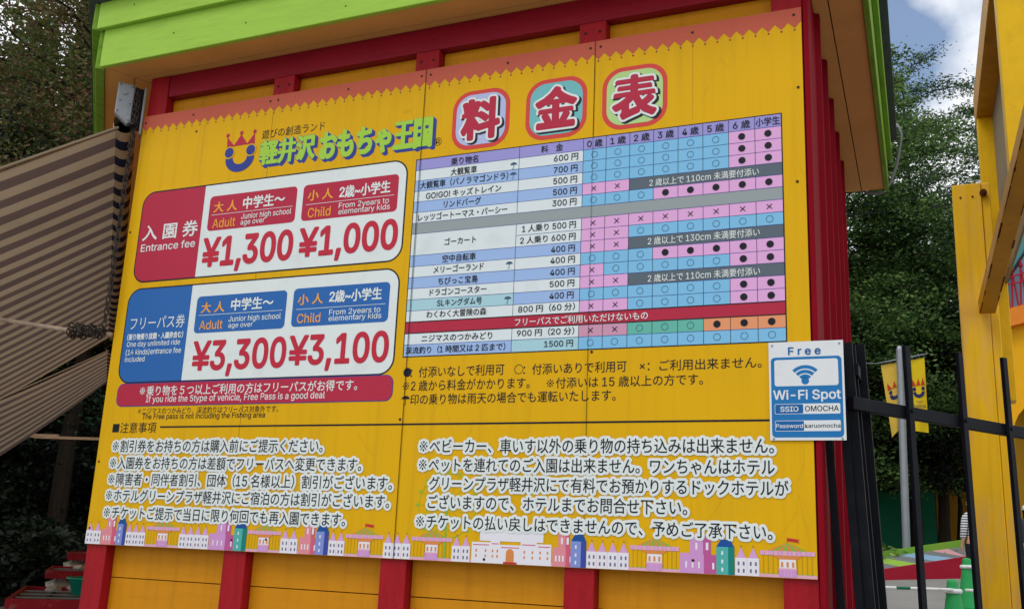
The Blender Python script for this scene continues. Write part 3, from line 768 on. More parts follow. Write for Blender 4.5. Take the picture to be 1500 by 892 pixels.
AG = {1: 'OOOOOO##', 2: 'OOOOOO##', 3: 'OOOOOO##', 4: 'XX------', 5: 'OOO#####', 7: 'XXXXXXXX', 8: 'XXOOOOOO', 9: 'XX------', 10: 'OOO#####', 11: 'XOOOOO##', 12: 'XX------', 13: 'OOOOOO##', 14: 'XXOOOO##', 16: 'XXOOO###', 17: 'OOOOOOOO'}
for r, s_ in AG.items():
    mk = MB()
    vc = rv(r + 0.5)
    for k, ch in enumerate(s_):
        c0_ = 2 + k; uc = (CU[c0_] + CU[c0_ + 1]) / 2
        if r == 16: mm = {'X': 'cell_dusty', 'O': 'cell_teal', '#': 'cell_orange'}[ch]
        else: mm = {'O': 'cell_blue', 'X': 'cell_pink', '#': 'cell_pink', '-': 'cell_slate'}[ch]
        cell(r, r + 1, c0_, c0_ + 1, mm)
        if ch == 'O': mk.ring(uc, vc, 0.0150, 0.0018, 5, 'umbrella_ink')
        elif ch == '#': mk.disc(uc, vc, 0.0150, 5, 'ink_ink')
        elif ch == 'X':
            for s2 in (-1, 1): mk.line((uc - 0.0105, vc - 0.0105 * s2), (uc + 0.0105, vc + 0.0105 * s2), 0.0032, 5 + 0.2 * s2, 'ink_ink')
    mk.build('age_marking', table)
cells.build('cell_pattern', table)
gr = MB(); lw = 0.0020
for r in range(1, 18):
    if r in (15, 16): gr.rect(TU0, rv(r) - 0.0025, TU1, rv(r) + 0.0025, 3, 'black_print'); continue
    gr.rect(CU[1] if r == 8 else TU0, rv(r) - lw / 2, TU1, rv(r) + lw / 2, 3, 'navy_print')
for k in range(1, 10):
    segs = [(0, 6), (7, 15), (16, 18)]
    for a, b in segs:
        if k >= 3 and k != 3 or k == 3:
            cutr = [r for r in (4, 9, 12) if a <= r < b and k > 4]
        else: cutr = []
        st = a
        for r in cutr + [b]:
            if r > st: gr.rect(CU[k] - lw / 2, rv(r), CU[k] + lw / 2, rv(st), 3.4, 'black_print')
            st = r + 1
gr.rect(TU0 + 0.024, rv(18), TU0 + 0.0252, rv(0), 3.6, 'umbrella_ink')
gr.build('grid_pattern', table)
for sp in T['tab'] + T['tabw']:
    x = MB(); letters(x, sp, 5); x.build('lettering', table)
hl = MB()
for k, s_ in enumerate(['0 歳', '1 歳', '2 歳', '3 歳', '4 歳', '5 歳', '6 歳', '小学生']):
    c0_ = 2 + k; uc = (CU[c0_] + CU[c0_ + 1]) / 2; hw = 0.036 if k < 7 else 0.05
    letters(hl, (s_, uc - hw, uc + hw, rv(0.5), 0.037, 'ink', 0.012, 'c'), 5)
hl.build('age_lettering', table)
def umbrella(mb, u, v, s, m, layer=5):
    pts = [(u + s * math.cos(t), v + s * 0.75 * math.sin(t)) for t in [PI * k / 10 for k in range(11)]]
    pts += [(u - s * 0.67, v + s * 0.12), (u - s * 0.33, v), (u, v + s * 0.12), (u + s * 0.33, v), (u + s * 0.67, v + s * 0.12)]
    mb.flat(pts, layer, m)
    mb.rect(u - s * 0.06, v - s * 0.95, u + s * 0.06, v + s * 0.2, layer + 0.1, m)
    mb.ring(u - s * 0.2, v - s * 0.95, s * 0.26, s * 0.12, layer + 0.2, m, 8, PI, 2 * PI)
ub = MB()
for v in (1.804, 1.755, 1.322, 1.158): umbrella(ub, 2.325, v, 0.017, 'umbrella_ink')
ub.build('umbrella_marking', table)

# key under the table
kx = MB()
kx.disc(1.832, 0.838, 0.0215, 2, 'ink_ink'); kx.ring(2.393, 0.835, 0.0215, 0.0025, 2, 'ink_ink'); umbrella(kx, 1.832, 0.712, 0.022, 'ink_ink', 2)
kx.build('key_marking', pb)
for sp in T['leg']:
    x = MB(); letters(x, sp, 2); x.build('key_lettering', pb)
x = MB(); letters(x, T['head'][0], 2); x.rect(0.402, 0.5935, 3.60, 0.6015, 2, 'ink_ink'); x.build('heading_lettering', pb)
for sp in T['nl'] + T['nr']:
    x = MB(); letters(x, sp, 6); ln = x.build('notice_lettering', pb)
    h = MB(); outline(h, sp, 0.0122, 4.8, MATS['white_print'], rise=0.6); h.build('halo_pattern', ln)

# castle frieze along the lower edge
fz = MB()
def wins(u0, u1, v, n, w_, h_, m, layer=4):
    for k in range(n):
        c_ = u0 + (u1 - u0) * (k + 0.5) / n; fz.rect(c_ - w_ / 2, v, c_ + w_ / 2, v + h_, layer, m)
def houses(u0, u1, n):
    fz.rect(u0, 0.002, u1, 0.068, 3, 'fr_white'); s_ = (u1 - u0) / n
    for k in range(n):
        a = u0 + s_ * k
        fz.flat([(a + s_ * 0.12, 0.068), (a + s_ * 0.88, 0.068), (a + s_ * 0.5, 0.108)], 3, 'fr_lilac'); fz.disc(a + s_ / 2, 0.112, 0.0035, 3.5, 'fr_gold', 8)
        fz.rect(a + s_ - 0.0012, 0.002, a + s_, 0.068, 3.6, 'fr_pinkbase')
        for v in (0.013, 0.040): wins(a + s_ * 0.08, a + s_ * 0.92, v, 2, 0.007, 0.014, 'fr_slate')
def castle(u0, u1, a, b, c_):
    s_ = u1 - u0; mid = u0 + s_ * 0.62
    fz.rect(u0, 0.002, mid, 0.078, 3, a); fz.rect(mid, 0.002, u1, 0.074, 3, b)
    fz.rect(u0 + s_ * 0.26, 0.078, u0 + s_ * 0.60, 0.150, 3, a); fz.rect(u0 + s_ * 0.60, 0.074, u0 + s_ * 0.80, 0.146, 3.3, b)
    for k in range(3): fz.rect(u0 + s_ * (0.27 + 0.13 * k), 0.150, u0 + s_ * (0.34 + 0.13 * k), 0.158, 3, a)
    wins(u0 + s_ * 0.08, mid - s_ * 0.04, 0.022, 3, 0.007, 0.024, 'fr_white'); wins(mid + s_ * 0.1, u1, 0.020, 1, 0.008, 0.024, 'fr_white')
    wins(u0 + s_ * 0.3, u0 + s_ * 0.56, 0.092, 1, 0.008, 0.026, 'fr_white'); wins(u0 + s_ * 0.62, u0 + s_ * 0.79, 0.092, 1, 0.010, 0.028, 'fr_white')
def tower(u0, u1, a, b, r):
    mid = u0 + (u1 - u0) * 0.66
    fz.rect(u0, 0.002, mid, 0.106, 5, a); fz.rect(mid, 0.002, u1, 0.106, 5, b)
    fz.flat([(u0, 0.106), (u1, 0.106), (u1 - 0.015, 0.134), (u0 + 0.018, 0.134)], 5, r)
    for v in (0.014, 0.044, 0.076): fz.rect((u0 + mid) / 2 - 0.0035, v, (u0 + mid) / 2 + 0.0035, v + 0.014, 5.5, 'fr_white')
def swing(u0, u1, flag):
    s_ = u1 - u0; c_ = (u0 + u1) / 2
    for k in range(11):
        if 3 < k < 7: continue
        uu = u0 + s_ * (0.06 + 0.088 * k); fz.rect(uu - 0.0009, 0.016, uu + 0.0009, 0.098, 2.5, 'fr_gold'); fz.rect(uu - 0.005, 0.013, uu + 0.005, 0.017, 2.6, 'fr_green')
    fz.rect(c_ - s_ * 0.16, 0.004, c_ + s_ * 0.16, 0.036, 3, 'fr_orchid'); fz.rect(c_ - s_ * 0.17, 0.030, c_ + s_ * 0.17, 0.036, 3.4, 'fr_pinkbase')
    for k in (-1, 0, 1): fz.rect(c_ + k * s_ * 0.06 - 0.003, 0.004, c_ + k * s_ * 0.06 + 0.003, 0.030, 3.6, 'fr_lilac')
    fz.rect(c_ - s_ * 0.15, 0.036, c_ + s_ * 0.15, 0.068, 3, 'fr_white'); wins(c_ - s_ * 0.15, c_ + s_ * 0.15, 0.040, 3, 0.008, 0.019, 'fr_orange')
    fz.flat([(c_ - s_ * 0.16, 0.068), (c_ + s_ * 0.16, 0.068), (c_ + s_ * 0.27, 0.084), (c_ - s_ * 0.27, 0.084)], 3, 'fr_orange')
    n = 12
    for k in range(n):
        a = u0 + s_ * k / n; fz.rect(a, 0.083, a + s_ / n - 0.0008, 0.099, 3.6, 'fr_pinkbase' if k % 2 else 'fr_lilac')
    n = 8
    for k in range(n):
        a = c_ - s_ * 0.36 + s_ * 0.72 * k / n; b = a + s_ * 0.72 / n
        fz.flat([(a, 0.099), (b, 0.099), (c_ + (b - c_) * 0.12, 0.128), (c_ + (a - c_) * 0.12, 0.128)], 3.2, 'fr_green' if k % 2 else 'fr_orange')
    if flag:
        fz.rect(c_ - 0.001, 0.128, c_ + 0.001, 0.148, 3, 'fr_flag'); fz.flat([(c_ + 0.001, 0.148), (c_ + 0.048, 0.143), (c_ + 0.038, 0.139), (c_ + 0.047, 0.131), (c_ + 0.001, 0.137)], 3, 'fr_flag')
def palace(u0, u1):
    s_ = u1 - u0
    for k, (a, b, h_) in enumerate(((0, .24, .088), (.24, .36, .094), (.36, .62, .080), (.62, .82, .094), (.82, 1, .088))):
        fz.rect(u0 + s_ * a, 0.002, u0 + s_ * b, h_, 3, 'fr_white'); fz.rect(u0 + s_ * a + 0.006, h_ - 0.013, u0 + s_ * b - 0.006, h_ - 0.009, 3.5, 'fr_rose')
        if k != 2:
            for v in (0.026, 0.048): wins(u0 + s_ * a, u0 + s_ * b, v, 2, 0.007, 0.011, 'fr_orange')
    fz.rect(u0 + s_ * .44, 0.010, u0 + s_ * .54, 0.046, 4, 'fr_orange'); fz.disc(u0 + s_ * .49, 0.046, s_ * .05, 4.2, 'fr_orange', 14); fz.rect(u0 + s_ * .41, 0.002, u0 + s_ * .58, 0.010, 4.4, 'fr_flag')
    fz.rect(u0 + s_ * .1, 0.094, u0 + s_ * .9, 0.150, 2.4, 'fr_white')
    for k in range(5):
        a = u0 + s_ * (.14 + .16 * k); fz.flat([(a, 0.150), (a + s_ * .1, 0.150), (a + s_ * .05, 0.205)], 2.4, 'fr_lilac')
fz.rect(0.001, 0.0015, BW - 0.001, 0.013, 2, 'fr_pinkbase')
fz.ring(2.0765, 0.238, 0.142, 0.004, 1.2, 'fr_wheel', 40); fz.ring(2.0765, 0.238, 0.105, 0.003, 1.2, 'fr_wheel', 40)
for k in range(16):
    t = 2 * PI * k / 16; fz.line((2.0765, 0.238), (2.0765 + 0.142 * math.cos(t), 0.238 + 0.142 * math.sin(t)), 0.0022, 1.1 + 0.01 * k, 'fr_wheel'); fz.disc(2.0765 + 0.150 * math.cos(t), 0.238 + 0.150 * math.sin(t), 0.008, 1.3, 'fr_wheel', 10)
fz.disc(2.0765, 0.238, 0.022, 1.4, 'fr_green'); fz.flat([(2.070, 0.004), (2.083, 0.004), (2.080, 0.238), (2.073, 0.238)], 1.5, 'fr_green')
houses(0.001, 0.102, 2); castle(0.106, 0.216, 'fr_salmon', 'fr_rose', 1); tower(0.207, 0.266, 'fr_blue', 'fr_navy', 'fr_roof'); houses(0.268, 0.395, 3); swing(0.400, 0.610, False)
houses(0.610, 0.792, 4); castle(0.796, 0.951, 'fr_orchid', 'fr_magenta', 1); tower(0.943, 1.016, 'fr_teal', 'fr_deepteal', 'fr_roof'); swing(1.020, 1.214, False)
houses(1.214, 1.310, 2); castle(1.318, 1.420, 'fr_salmon', 'fr_rose', 1); tower(1.409, 1.478, 'fr_blue', 'fr_navy', 'fr_roof'); houses(1.480, 1.566, 2); swing(1.571, 1.768, True)
houses(1.770, 1.908, 3); swing(1.913, 2.112, False); houses(2.112, 2.200, 2); palace(2.207, 2.574); castle(2.580, 2.673, 'fr_salmon', 'fr_rose', 1)
tower(2.660, 2.727, 'fr_blue', 'fr_navy', 'fr_roof'); houses(2.728, 2.909, 4); swing(2.914, 3.115, False); castle(3.118, 3.271, 'fr_orchid', 'fr_magenta', 1)
tower(3.262, 3.332, 'fr_teal', 'fr_deepteal', 'fr_roof'); houses(3.334, 3.427, 2); swing(3.430, 3.634, True)
fz.build('frieze_pattern', pb)

# ------------------------------------------------------------------ wi-fi sign
M('galv_screw', '#8f9296', 0.4, metal=0.5); M('wifi_white', '#dfe3e6', 0.35, dirt='#b7b4a6', dirt_amt=0.25, dirt_scale=14); M('wifi_blue', '#1f74b4', 0.35, var=0.02); M('wifi_deep', '#1561a3', 0.35)
wf = thing('wifi_sign', 'small white and blue Free Wi-Fi Spot sign over the right edge of the board', 'sign', (3.62, -0.006, BZ + 0.52))
W0, W1, H0, H1 = 3.4775, 3.762, 0.5175, 0.9065
wu = lambda a: W0 + (W1 - W0) * a
wv = lambda b: H1 - (H1 - H0) * b
LY = 14
m = MB(); m.box(W0, W1, -0.0078, -0.0048, BZ + H0, BZ + H1, 'wifi_white'); m.build('backing_plate', wf)
m = MB(); m.rrect(wu(.028), wv(.972), wu(.972), wv(.158), 0.016, LY, 'wifi_blue'); m.rrect(wu(.075), wv(.455), wu(.925), wv(.185), 0.010, LY + .5, 'wifi_white'); m.build('field_pattern', wf)
m = MB(); cu, cv = wu(.487), wv(.405)
m.disc(cu, cv, 0.0145, LY + 1, 'wifi_blue', 20)
for r in (0.032, 0.050, 0.0685): m.ring(cu, cv - 0.006, r, 0.0135, LY + 1, 'wifi_blue', 20, PI * .25, PI * .75)
m.build('symbol_logo', wf)
def wtext(name, s_, a0, a1, b, h_, m_, wt=.02):
    x = MB(); letters(x, (s_, wu(a0), wu(a1), wv(b), h_, 'white', wt, 'l'), LY + 1.4, MATS[m_]); x.build(name, wf)
for a_, b_ in ((.05, .035), (.95, .035), (.05, .985), (.95, .985)):
    m = MB(); m.disc(wu(a_), wv(b_), 0.0045, LY + 1, 'galv_screw', 12); m.build('screw', wf)
wtext('lettering', 'F r e e', .27, .70, .098, .031, 'wifi_deep', .035)
wtext('lettering', 'Wi-Fi Spot', .055, .945, .545, .036, 'wifi_white', .035)
m = MB()
for b0, b1, sp_ in ((.635, .738, .45), (.803, .910, .455)):
    m.rrect(wu(.07), wv(b1), wu(.935), wv(b0), 0.005, LY + .6, 'wifi_white'); m.rrect(wu(.076), wv(b1 - .005), wu(sp_), wv(b0 + .005), 0.004, LY + 1, 'wifi_deep')
m.build('box_pattern', wf)
wtext('lettering', 'SSID', .145, .385, .688, .020, 'wifi_white', .025); wtext('lettering', 'OMOCHA', .475, .915, .686, .021, 'black_print', .02)
wtext('lettering', 'Password', .085, .44, .857, .0155, 'wifi_white', .02); wtext('lettering', 'karuomocha', .47, .928, .857, .0155, 'black_print', .02)
# ------------------------------------------------------------------ awnings on the angled wall
M('awn_brown', '#6b5a55', 0.85, var=0.10, scale=3, dirt='#54484a', dirt_amt=0.3); M('awn_beige', '#a8977f', 0.85, var=0.10, scale=3, dirt='#84765f', dirt_amt=0.35)
M('awn_navy', '#1c2448', 0.7); M('awn_cream', '#c9b393', 0.7); M('galv', '#8d9398', 0.5, metal=0.35, var=0.1, scale=12, dirt='#6d5a48', dirt_amt=0.35, dirt_scale=9)
M('chain_steel', '#4a443e', 0.5, metal=0.7, var=0.2, scale=30, dirt='#6b3d22', dirt_amt=0.6, dirt_scale=20); M('rust_pipe', '#b5a08c', 0.6, var=0.15, scale=20, dirt='#7a4526', dirt_amt=0.5, dirt_scale=14); M('black_rubber_slot_shade', '#15151a', 0.5)
for nm in ('awn_brown', 'awn_beige'):
    t = MATS[nm].node_tree; b = t.nodes['Principled BSDF']; tr = t.nodes.new('ShaderNodeBsdfTranslucent')
    src = b.inputs['Base Color'].links[0].from_socket; t.links.new(src, tr.inputs['Color'])
    ms = t.nodes.new('ShaderNodeMixShader'); ms.inputs[0].default_value = 0.32
    t.links.new(b.outputs[0], ms.inputs[1]); t.links.new(tr.outputs[0], ms.inputs[2]); t.links.new(ms.outputs[0], t.nodes['Material Output'].inputs['Surface'])
E_ = Vector((-q, q, 0)); O_ = Vector((-q, -q, 0))
def awning(name, label, P, t0, t1, K, slope, roller, hem):
    a = thing(name, label, 'awning', tuple(P + E_ * t0))
    st = 0.30; m = MB()
    edges = [t0]
    tt = math.floor(t0 / (st / 2)) * (st / 2) + 0.09 + st / 4
    while tt < t1:
        if tt > t0: edges.append(tt)
        tt += st / 2
    edges.append(t1)
    nk = 14
    def pt(t, k):
        f_ = k / K
        sag = -0.10 * math.sin(PI * min(1, f_)) + 0.012 * math.sin(t * 9 + f_ * 5) * f_
        return P + E_ * t + O_ * k + Vector((0, 0, -(slope[0] + (slope[1] - slope[0]) * (t - t0) / (t1 - t0)) * k + sag))
    for i in range(len(edges) - 1):
        a0, a1 = edges[i], edges[i + 1]
        mid = (a0 + a1) / 2
        dark = int(math.floor((mid + st / 4 - 0.0) / (st / 2))) % 2 == 0
        vs = [pt(x, K * k / nk) for k in range(nk + 1) for x in (a0, a1)]
        m.add(vs, [(2 * k, 2 * k + 1, 2 * k + 3, 2 * k + 2) for k in range(nk)], 'awn_brown' if dark else 'awn_beige')
    m.build('canopy', a, smooth=True)
    for x in ((t0 + 0.0, t1) if hem else (t0,)):
        hm = MB(); hm.bar(pt(x, 0), pt(x, K * .5), 0.03, 0.012, 'awn_beige'); hm.bar(pt(x, K * .5), pt(x, K), 0.03, 0.012, 'awn_beige'); hm.build('edge_hem', a)
    b = MB(); b.tube([pt(t0, K), pt(t1, K)], 0.03, 'galv', 10); b.build('front_bar', a)
    if roller:
        r = MB()
        for i in range(len(edges) - 1):
            mid = (edges[i] + edges[i + 1]) / 2; dark = int(math.floor((mid + st / 4) / (st / 2))) % 2 == 0
            c_ = Vector((0, 0, 0.035)) + O_ * -0.03
            r.tube([P + E_ * edges[i] + c_, P + E_ * edges[i + 1] + c_], 0.062, 'awn_navy' if dark else 'awn_cream', 14, cap=False)
        r.build('roller_tube', a, smooth=True)
    return a
P1 = Vector((-0.131, -0.053, 3.81))
aw = awning('striped_awning', 'long brown and beige striped awning unrolled from the angled side of the booth', P1, 0.02, 6.75, 2.6, (0.56, 0.72), True, True)
awning('striped_awning', 'second striped awning farther back below the gap behind the long one', P1 + Vector((0, 0, -0.05)), 7.45, 10.3, 2.6, (0.56, 0.86), True, False)
# end bracket of the roller with its gear plate
m = MB()
nrm = Vector((q, -q, 0)); rt = Vector((q, q, 0))       # plate faces along the roller, rt points to its right
B0 = Vector((-0.06, -0.06, 0))
def plate(pts, d0, d1, mm, mat):
    n = len(pts)
    vs = [B0 + rt * a + nrm * d0 + Vector((0, 0, z)) for a, z in pts] + [B0 + rt * a + nrm * d1 + Vector((0, 0, z)) for a, z in pts]
    mm.add(vs, [tuple(range(n)), tuple(n + k for k in range(n))[::-1]] + [(k, n + k, n + (k + 1) % n, (k + 1) % n) for k in range(n)], mat)
plate([(-0.075, 4.055), (0.016, 4.050), (0.016, 3.815), (-0.005, 3.805), (-0.075, 3.865)], -0.03, 0.012, m, 'galv')
m.build('end_bracket', aw, 0.006)
m = MB()
plate([(0.0165, 4.05), (0.066, 4.045), (0.066, 3.80), (0.0165, 3.80)], -0.05, -0.02, m, 'black_rubber_slot_shade')  # black plate stands in for the shade inside the chain slot
plate([(0.0665, 4.045), (0.077, 4.045), (0.077, 3.76), (0.0665, 3.76)], -0.05, 0.012, m, 'galv')
m.build('bracket_cheek', aw)
m = MB()
for a, z, r in ((-0.035, 3.995, 0.018), (-0.035, 3.995, 0.012), (-0.062, 4.04, 0.004), (-0.062, 3.88, 0.004), (0.004, 4.035, 0.004), (0.002, 3.83, 0.004), (-0.055, 3.945, 0.0035), (0.0, 3.93, 0.0035)):
    c_ = B0 + rt * a + nrm * 0.012 + Vector((0, 0, z)); m.tube([c_, c_ + nrm * (0.004 if r != 0.012 else 0.008)], r, 'galv' if r > 0.006 else 'chain_steel', 14)
m.build('bracket_bolts', aw)
# chain hanging down to a knot on the stay bar
ch = thing('hanging_chain', 'rusty chain hanging beside the left edge of the price board, looped round a bar end', 'chain', (-0.03, -0.03, 2.6))
def links(m, pts, ln=0.034, wd=0.011, r=0.0032):
    cur = Vector(pts[0]); k = 0
    path = [Vector(p) for p in pts]; seg = 0; 
    while seg < len(path) - 1:
        d = path[seg + 1] - cur
        if d.length < ln * .8: seg += 1; continue
        d.normalize(); a = d.cross(Vector((0.3, 0.9, 0.2))).normalized(); b = a.cross(d)
        s_ = a if k % 2 else b
        c_ = cur + d * ln * .5
        ring = []
        for j in range(13):
            t = 2 * PI * j / 12; ring.append(c_ + d * (ln * .62 * math.cos(t)) + s_ * (wd * math.sin(t)))
        m.tube(ring, r, 'chain_steel', 5, cap=False); cur = cur + d * ln; k += 1
m = MB(); links(m, [(-0.026, -0.052, 4.03), (-0.022, -0.055, 3.80), (-0.02, -0.055, 3.70), (-0.022, -0.055, 3.35), (-0.022, -0.055, 2.95), (-0.03, -0.05, 2.62)]); m.build('chain_run', ch)
m = MB(); links(m, [(-0.014, -0.045, 4.02), (-0.010, -0.05, 3.80), (-0.012, -0.05, 3.6), (-0.022, -0.05, 3.3), (-0.008, -0.055, 2.9), (-0.02, -0.055, 2.66)]); m.build('chain_run', ch)
m = MB(); rr = random.Random(4); pts = []
for i in range(46):
    t = i / 45; pts.append((-0.03 - 0.25 * t + rr.uniform(-.012, .012), -0.04 + 0.035 * math.cos(i * 1.7), 2.605 + 0.02 * t + 0.036 * math.sin(i * 1.7) + rr.uniform(-.008, .008)))
links(m, pts, 0.03, 0.011, 0.0036); m.build('chain_knot', ch)
m = MB(); m.blob((-0.018, -0.066, 3.80), (0.034, 0.02, 0.016), 'black_rubber_slot_shade', 3); m.build('pull_grip', ch, smooth=True)
sb = MB(); sb.tube([(-0.005, -0.01, 2.598), (-0.3, -0.01, 2.634), (-0.9, -0.01, 2.733), (-1.9, -0.01, 2.89)], 0.0125, 'rust_pipe', 10); sb.tube([(-1.9, -0.01, 2.89), (-2.0, -0.01, 2.70)], 0.0125, 'rust_pipe', 10)
tag(sb.build('stay_bar', None, smooth=True), 'thin rust-spotted stay bar crossing in front of the striped awning', 'bar')
# timber rail in the shade behind
M('old_timber', '#8a6f55', 0.8, var=0.2, scale=4, stretch=(1, 6, 6))
tr_ = thing('timber_rail', 'weathered timber rail crossing low in the dark under the awning', 'rail', (-9.5, 8, gz(8)))
m = MB(); m.bar((-11.6, 8, 3.10), (-9.1, 8, 3.045), 0.05, 0.06, 'old_timber'); m.build('rail_beam', tr_, .004)
m = MB(); m.bar((-9.55, 7.96, 3.03), (-7.75, 8, 2.985), 0.04, 0.045, 'old_timber'); m.build('rail_beam', tr_, .004)
for x in (-11.5, -7.8):
    m = MB(); m.box(x - .04, x + .04, 7.97, 8.03, gz(8) - .05, 3.09 if x < -9 else 3.0, 'old_timber'); m.build('rail_post', tr_, .004)

# ------------------------------------------------------------------ stepped red trays on stone piers, left of the booth
M('tray_red', '#8f1020', 0.5, var=0.12, scale=7, dirt='#a8a49c', dirt_amt=0.3, dirt_scale=11); M('tray_mesh', '#6c716e', 0.6, var=0.25, scale=20); M('stone', '#b0aa9c', 0.85, var=0.25, scale=9, bump=0.6); M('tub_green', '#18a184', 0.35, var=0.05)
def tray(label, o, wd, dp, zt, depth, base):
    """o = near left corner; the tray follows the booth's angled wall"""
    o = Vector((*o, 0)); W = Vector((0.707, 0.707, 0)); D = Vector((-0.707, 0.707, 0)); g_ = gz(o.y)
    t = thing('red_tray', label, 'tray table', (o.x, o.y, g_), 'stepped red trays beside the booth')
    def blk(m, a0, a1, b0, b1, z0, z1, mat):
        q_ = [o + W * a + D * b for a, b in ((a0, b0), (a1, b0), (a1, b1), (a0, b1))]
        m.hexa([p + Vector((0, 0, z0)) for p in q_], [p + Vector((0, 0, z1)) for p in q_], mat)
    m = MB()
    blk(m, 0, wd, 0, .03, zt - depth, zt, 'tray_red'); blk(m, 0, wd, dp - .03, dp, zt - depth, zt, 'tray_red')
    blk(m, 0, .03, .031, dp - .031, zt - depth, zt, 'tray_red'); blk(m, wd - .03, wd, .031, dp - .031, zt - depth, zt, 'tray_red')
    m.build('frame', t, .004)
    m = MB(); blk(m, .031, wd - .031, .031, dp - .031, zt - .05, zt - .035, 'tray_mesh')
    for k in range(1, 5): blk(m, wd * k / 5 - .012, wd * k / 5 + .012, .032, dp - .032, zt - .034, zt - .02, 'black_rubber_slot_shade')
    for k in range(1, 4): blk(m, .032, wd - .032, dp * k / 4 - .012, dp * k / 4 + .012, zt - .019, zt - .012, 'galv')
    m.build('mesh_bed', t)
    m = MB(); r2 = random.Random(int(zt * 100)); hh = (zt - depth - g_) / base
    for lev in range(base):
        for k in range(5):
            c_ = o + W * (.12 + (wd - .24) * k / 4 + r2.uniform(-.03, .03)) + D * (.22 + r2.uniform(-.04, .04))
            m.blob((c_.x, c_.y, g_ + hh * (lev + .5)), (.15, .13, hh * .60), 'stone', lev * 10 + k)
    for k in range(5):
        c_ = o + W * (.12 + (wd - .24) * k / 4) + D * (dp - .22); m.blob((c_.x, c_.y, g_ + hh * base * .5), (.16, .14, hh * base * .52), 'stone', 50 + k)
    m.build('stone_pier', t)
    m = MB()
    for k in range(3):
        c_ = o + W * (wd * .2 + .16 * k) + D * (dp * .8); m.blob((c_.x, c_.y, zt - .01 + .02 * k), (.07, .06, .04), 'stone', 70 + k)
    m.build('stone', t)
    return t
tray('lowest and nearest red tray with a grey mesh bed, holding a green tub', (-2.204, 1.481), 1.3, 1.9, 1.07, .32, 2)
tray('middle red tray of the stepped set, resting on pale stones', (-4.45, 3.87), 1.5, 1.5, 1.165, .082, 3)
tray('highest and farthest red tray of the stepped set', (-6.35, 5.93), 1.5, 1.3, 1.30, .095, 3)
m = MB(); m.lathe([(0.20, 0.0), (0.245, 0.125), (0.262, 0.125), (0.262, 0.137), (0.235, 0.137), (0.19, 0.02)], 'tub_green', 28, (-2.36, 2.52, 1.062)); tag(m.build('plastic_tub', None, smooth=True), 'round teal green plastic tub standing in the nearest red tray', 'tub')

# ------------------------------------------------------------------ black gate with its folded leaf
M('gate_black', '#15171d', 0.5, var=0.15, scale=8, spec=0.08, dirt='#2c2d30', dirt_amt=0.4, dirt_scale=10)
gd = Vector((0.538, 0.843, 0)); g0 = Vector((3.78, 0.15, 0))
gt = thing('metal_gate', 'open black metal gate with a flat rail and upright pickets, right of the booth', 'gate', (g0.x, g0.y, 0.11))
def gp(k, z): return g0 + gd * k + Vector((0, 0, z))
m = MB(); m.bar(gp(-0.02, 2.18), gp(3.4, 2.19), 0.03, 0.052, 'gate_black'); m.build('top_rail', gt, .003)
m = MB(); m.bar(gp(-0.02, 0.32), gp(3.4, 0.42), 0.03, 0.05, 'gate_black'); m.build('bottom_rail', gt, .003)
side = Vector((gd.y, -gd.x, 0))
for i, k in enumerate([0.322, 0.704, 1.056, 1.41, 1.77, 2.13, 2.49, 2.85, 3.21]):
    top = 2.455 + 0.028 * min(i, 2); c_ = side * 0.0265
    zb = gz((g0 + gd * k).y) + 0.06
    m = MB(); m.bar(gp(k - .0, top) + c_ + gd * 0.0, gp(k + 0.05, zb) + c_, 0.034, 0.018, 'gate_black', up=side); pk = m.build('picket', gt, .002)
    m = MB(); m.tube([gp(k + .008, 2.185) + c_ * 1.32, gp(k + .008, 2.185) + c_ * 1.62], 0.009, 'gate_black', 8); m.build('bolt', pk)
fg = thing('folded_gate', 'folded black gate leaf leaning against the red corner of the booth', 'gate', (3.75, 0.25, 0.1))
for (xa, xb, y_, wd, zt) in ((3.672, 3.735, 0.15, 0.028, 2.40), (3.735, 3.808, 0.15, 0.03, 2.40), (3.764, 3.845, 0.17, 0.042, 2.43), (3.765, 3.853, 0.26, 0.05, 2.44), (3.79, 3.86, 0.36, 0.06, 2.46), (3.74, 3.86, 0.42, 0.06, 2.40)):
    xt = xa - 0.004; xbm = xb + 0.045
    m = MB(); m.bar((xt, y_, zt), (xbm - 0.045 + (2.42 - 0.12) / 1.03 * 0.0 + 0.02, y_, 0.12), 0.03, wd, 'gate_black', up=(1, 0, 0)); m.build('folded_bar', fg, .002)
for z in (0.5, 2.3):
    m = MB(); m.box(3.70 if z > 1 else 3.76, 3.80 if z > 1 else 3.86, 0.19, 0.42, z, z + .05, 'gate_black'); m.build('hinge_plate', fg, .002)

# ------------------------------------------------------------------ yellow steel entrance frame
M('steel_yellow', '#f6c012', 0.4, var=0.06, scale=3, stretch=(3, 3, 0.8), dirt='#dfae6a', dirt_amt=0.8, dirt_scale=0.9, dirt_lo=0.46, bump=0.04, streak=('#b07a14', 0.3))
M('steel_ochre', '#c08a1c', 0.45, var=0.12, scale=4, dirt='#6d3c16', dirt_amt=0.35, dirt_scale=5)
M('steel_bright', '#e6b60e', 0.4, var=0.08, scale=6, dirt='#a97e14', dirt_amt=0.3, dirt_scale=8); M('frame_panel', '#8d8066', 0.7, var=0.05); M('rust', '#5a2e14', 0.8, var=0.3, scale=20)
fr = thing('steel_frame', 'tall rust-edged yellow steel entrance frame with a slanting brace', 'frame', (4.45, 5.0, gz(5)))
m = MB(); m.box(4.275, 4.50, 5.0, 5.36, gz(5) - .1, 4.80, 'steel_yellow'); m.box(4.503, 4.57, 5.012, 5.34, gz(5) - .1, 4.80, 'steel_yellow'); m.box(4.28, 4.57, 5.05, 5.33, 4.801, 4.82, 'steel_yellow'); m.build('lower_column', fr, .006)
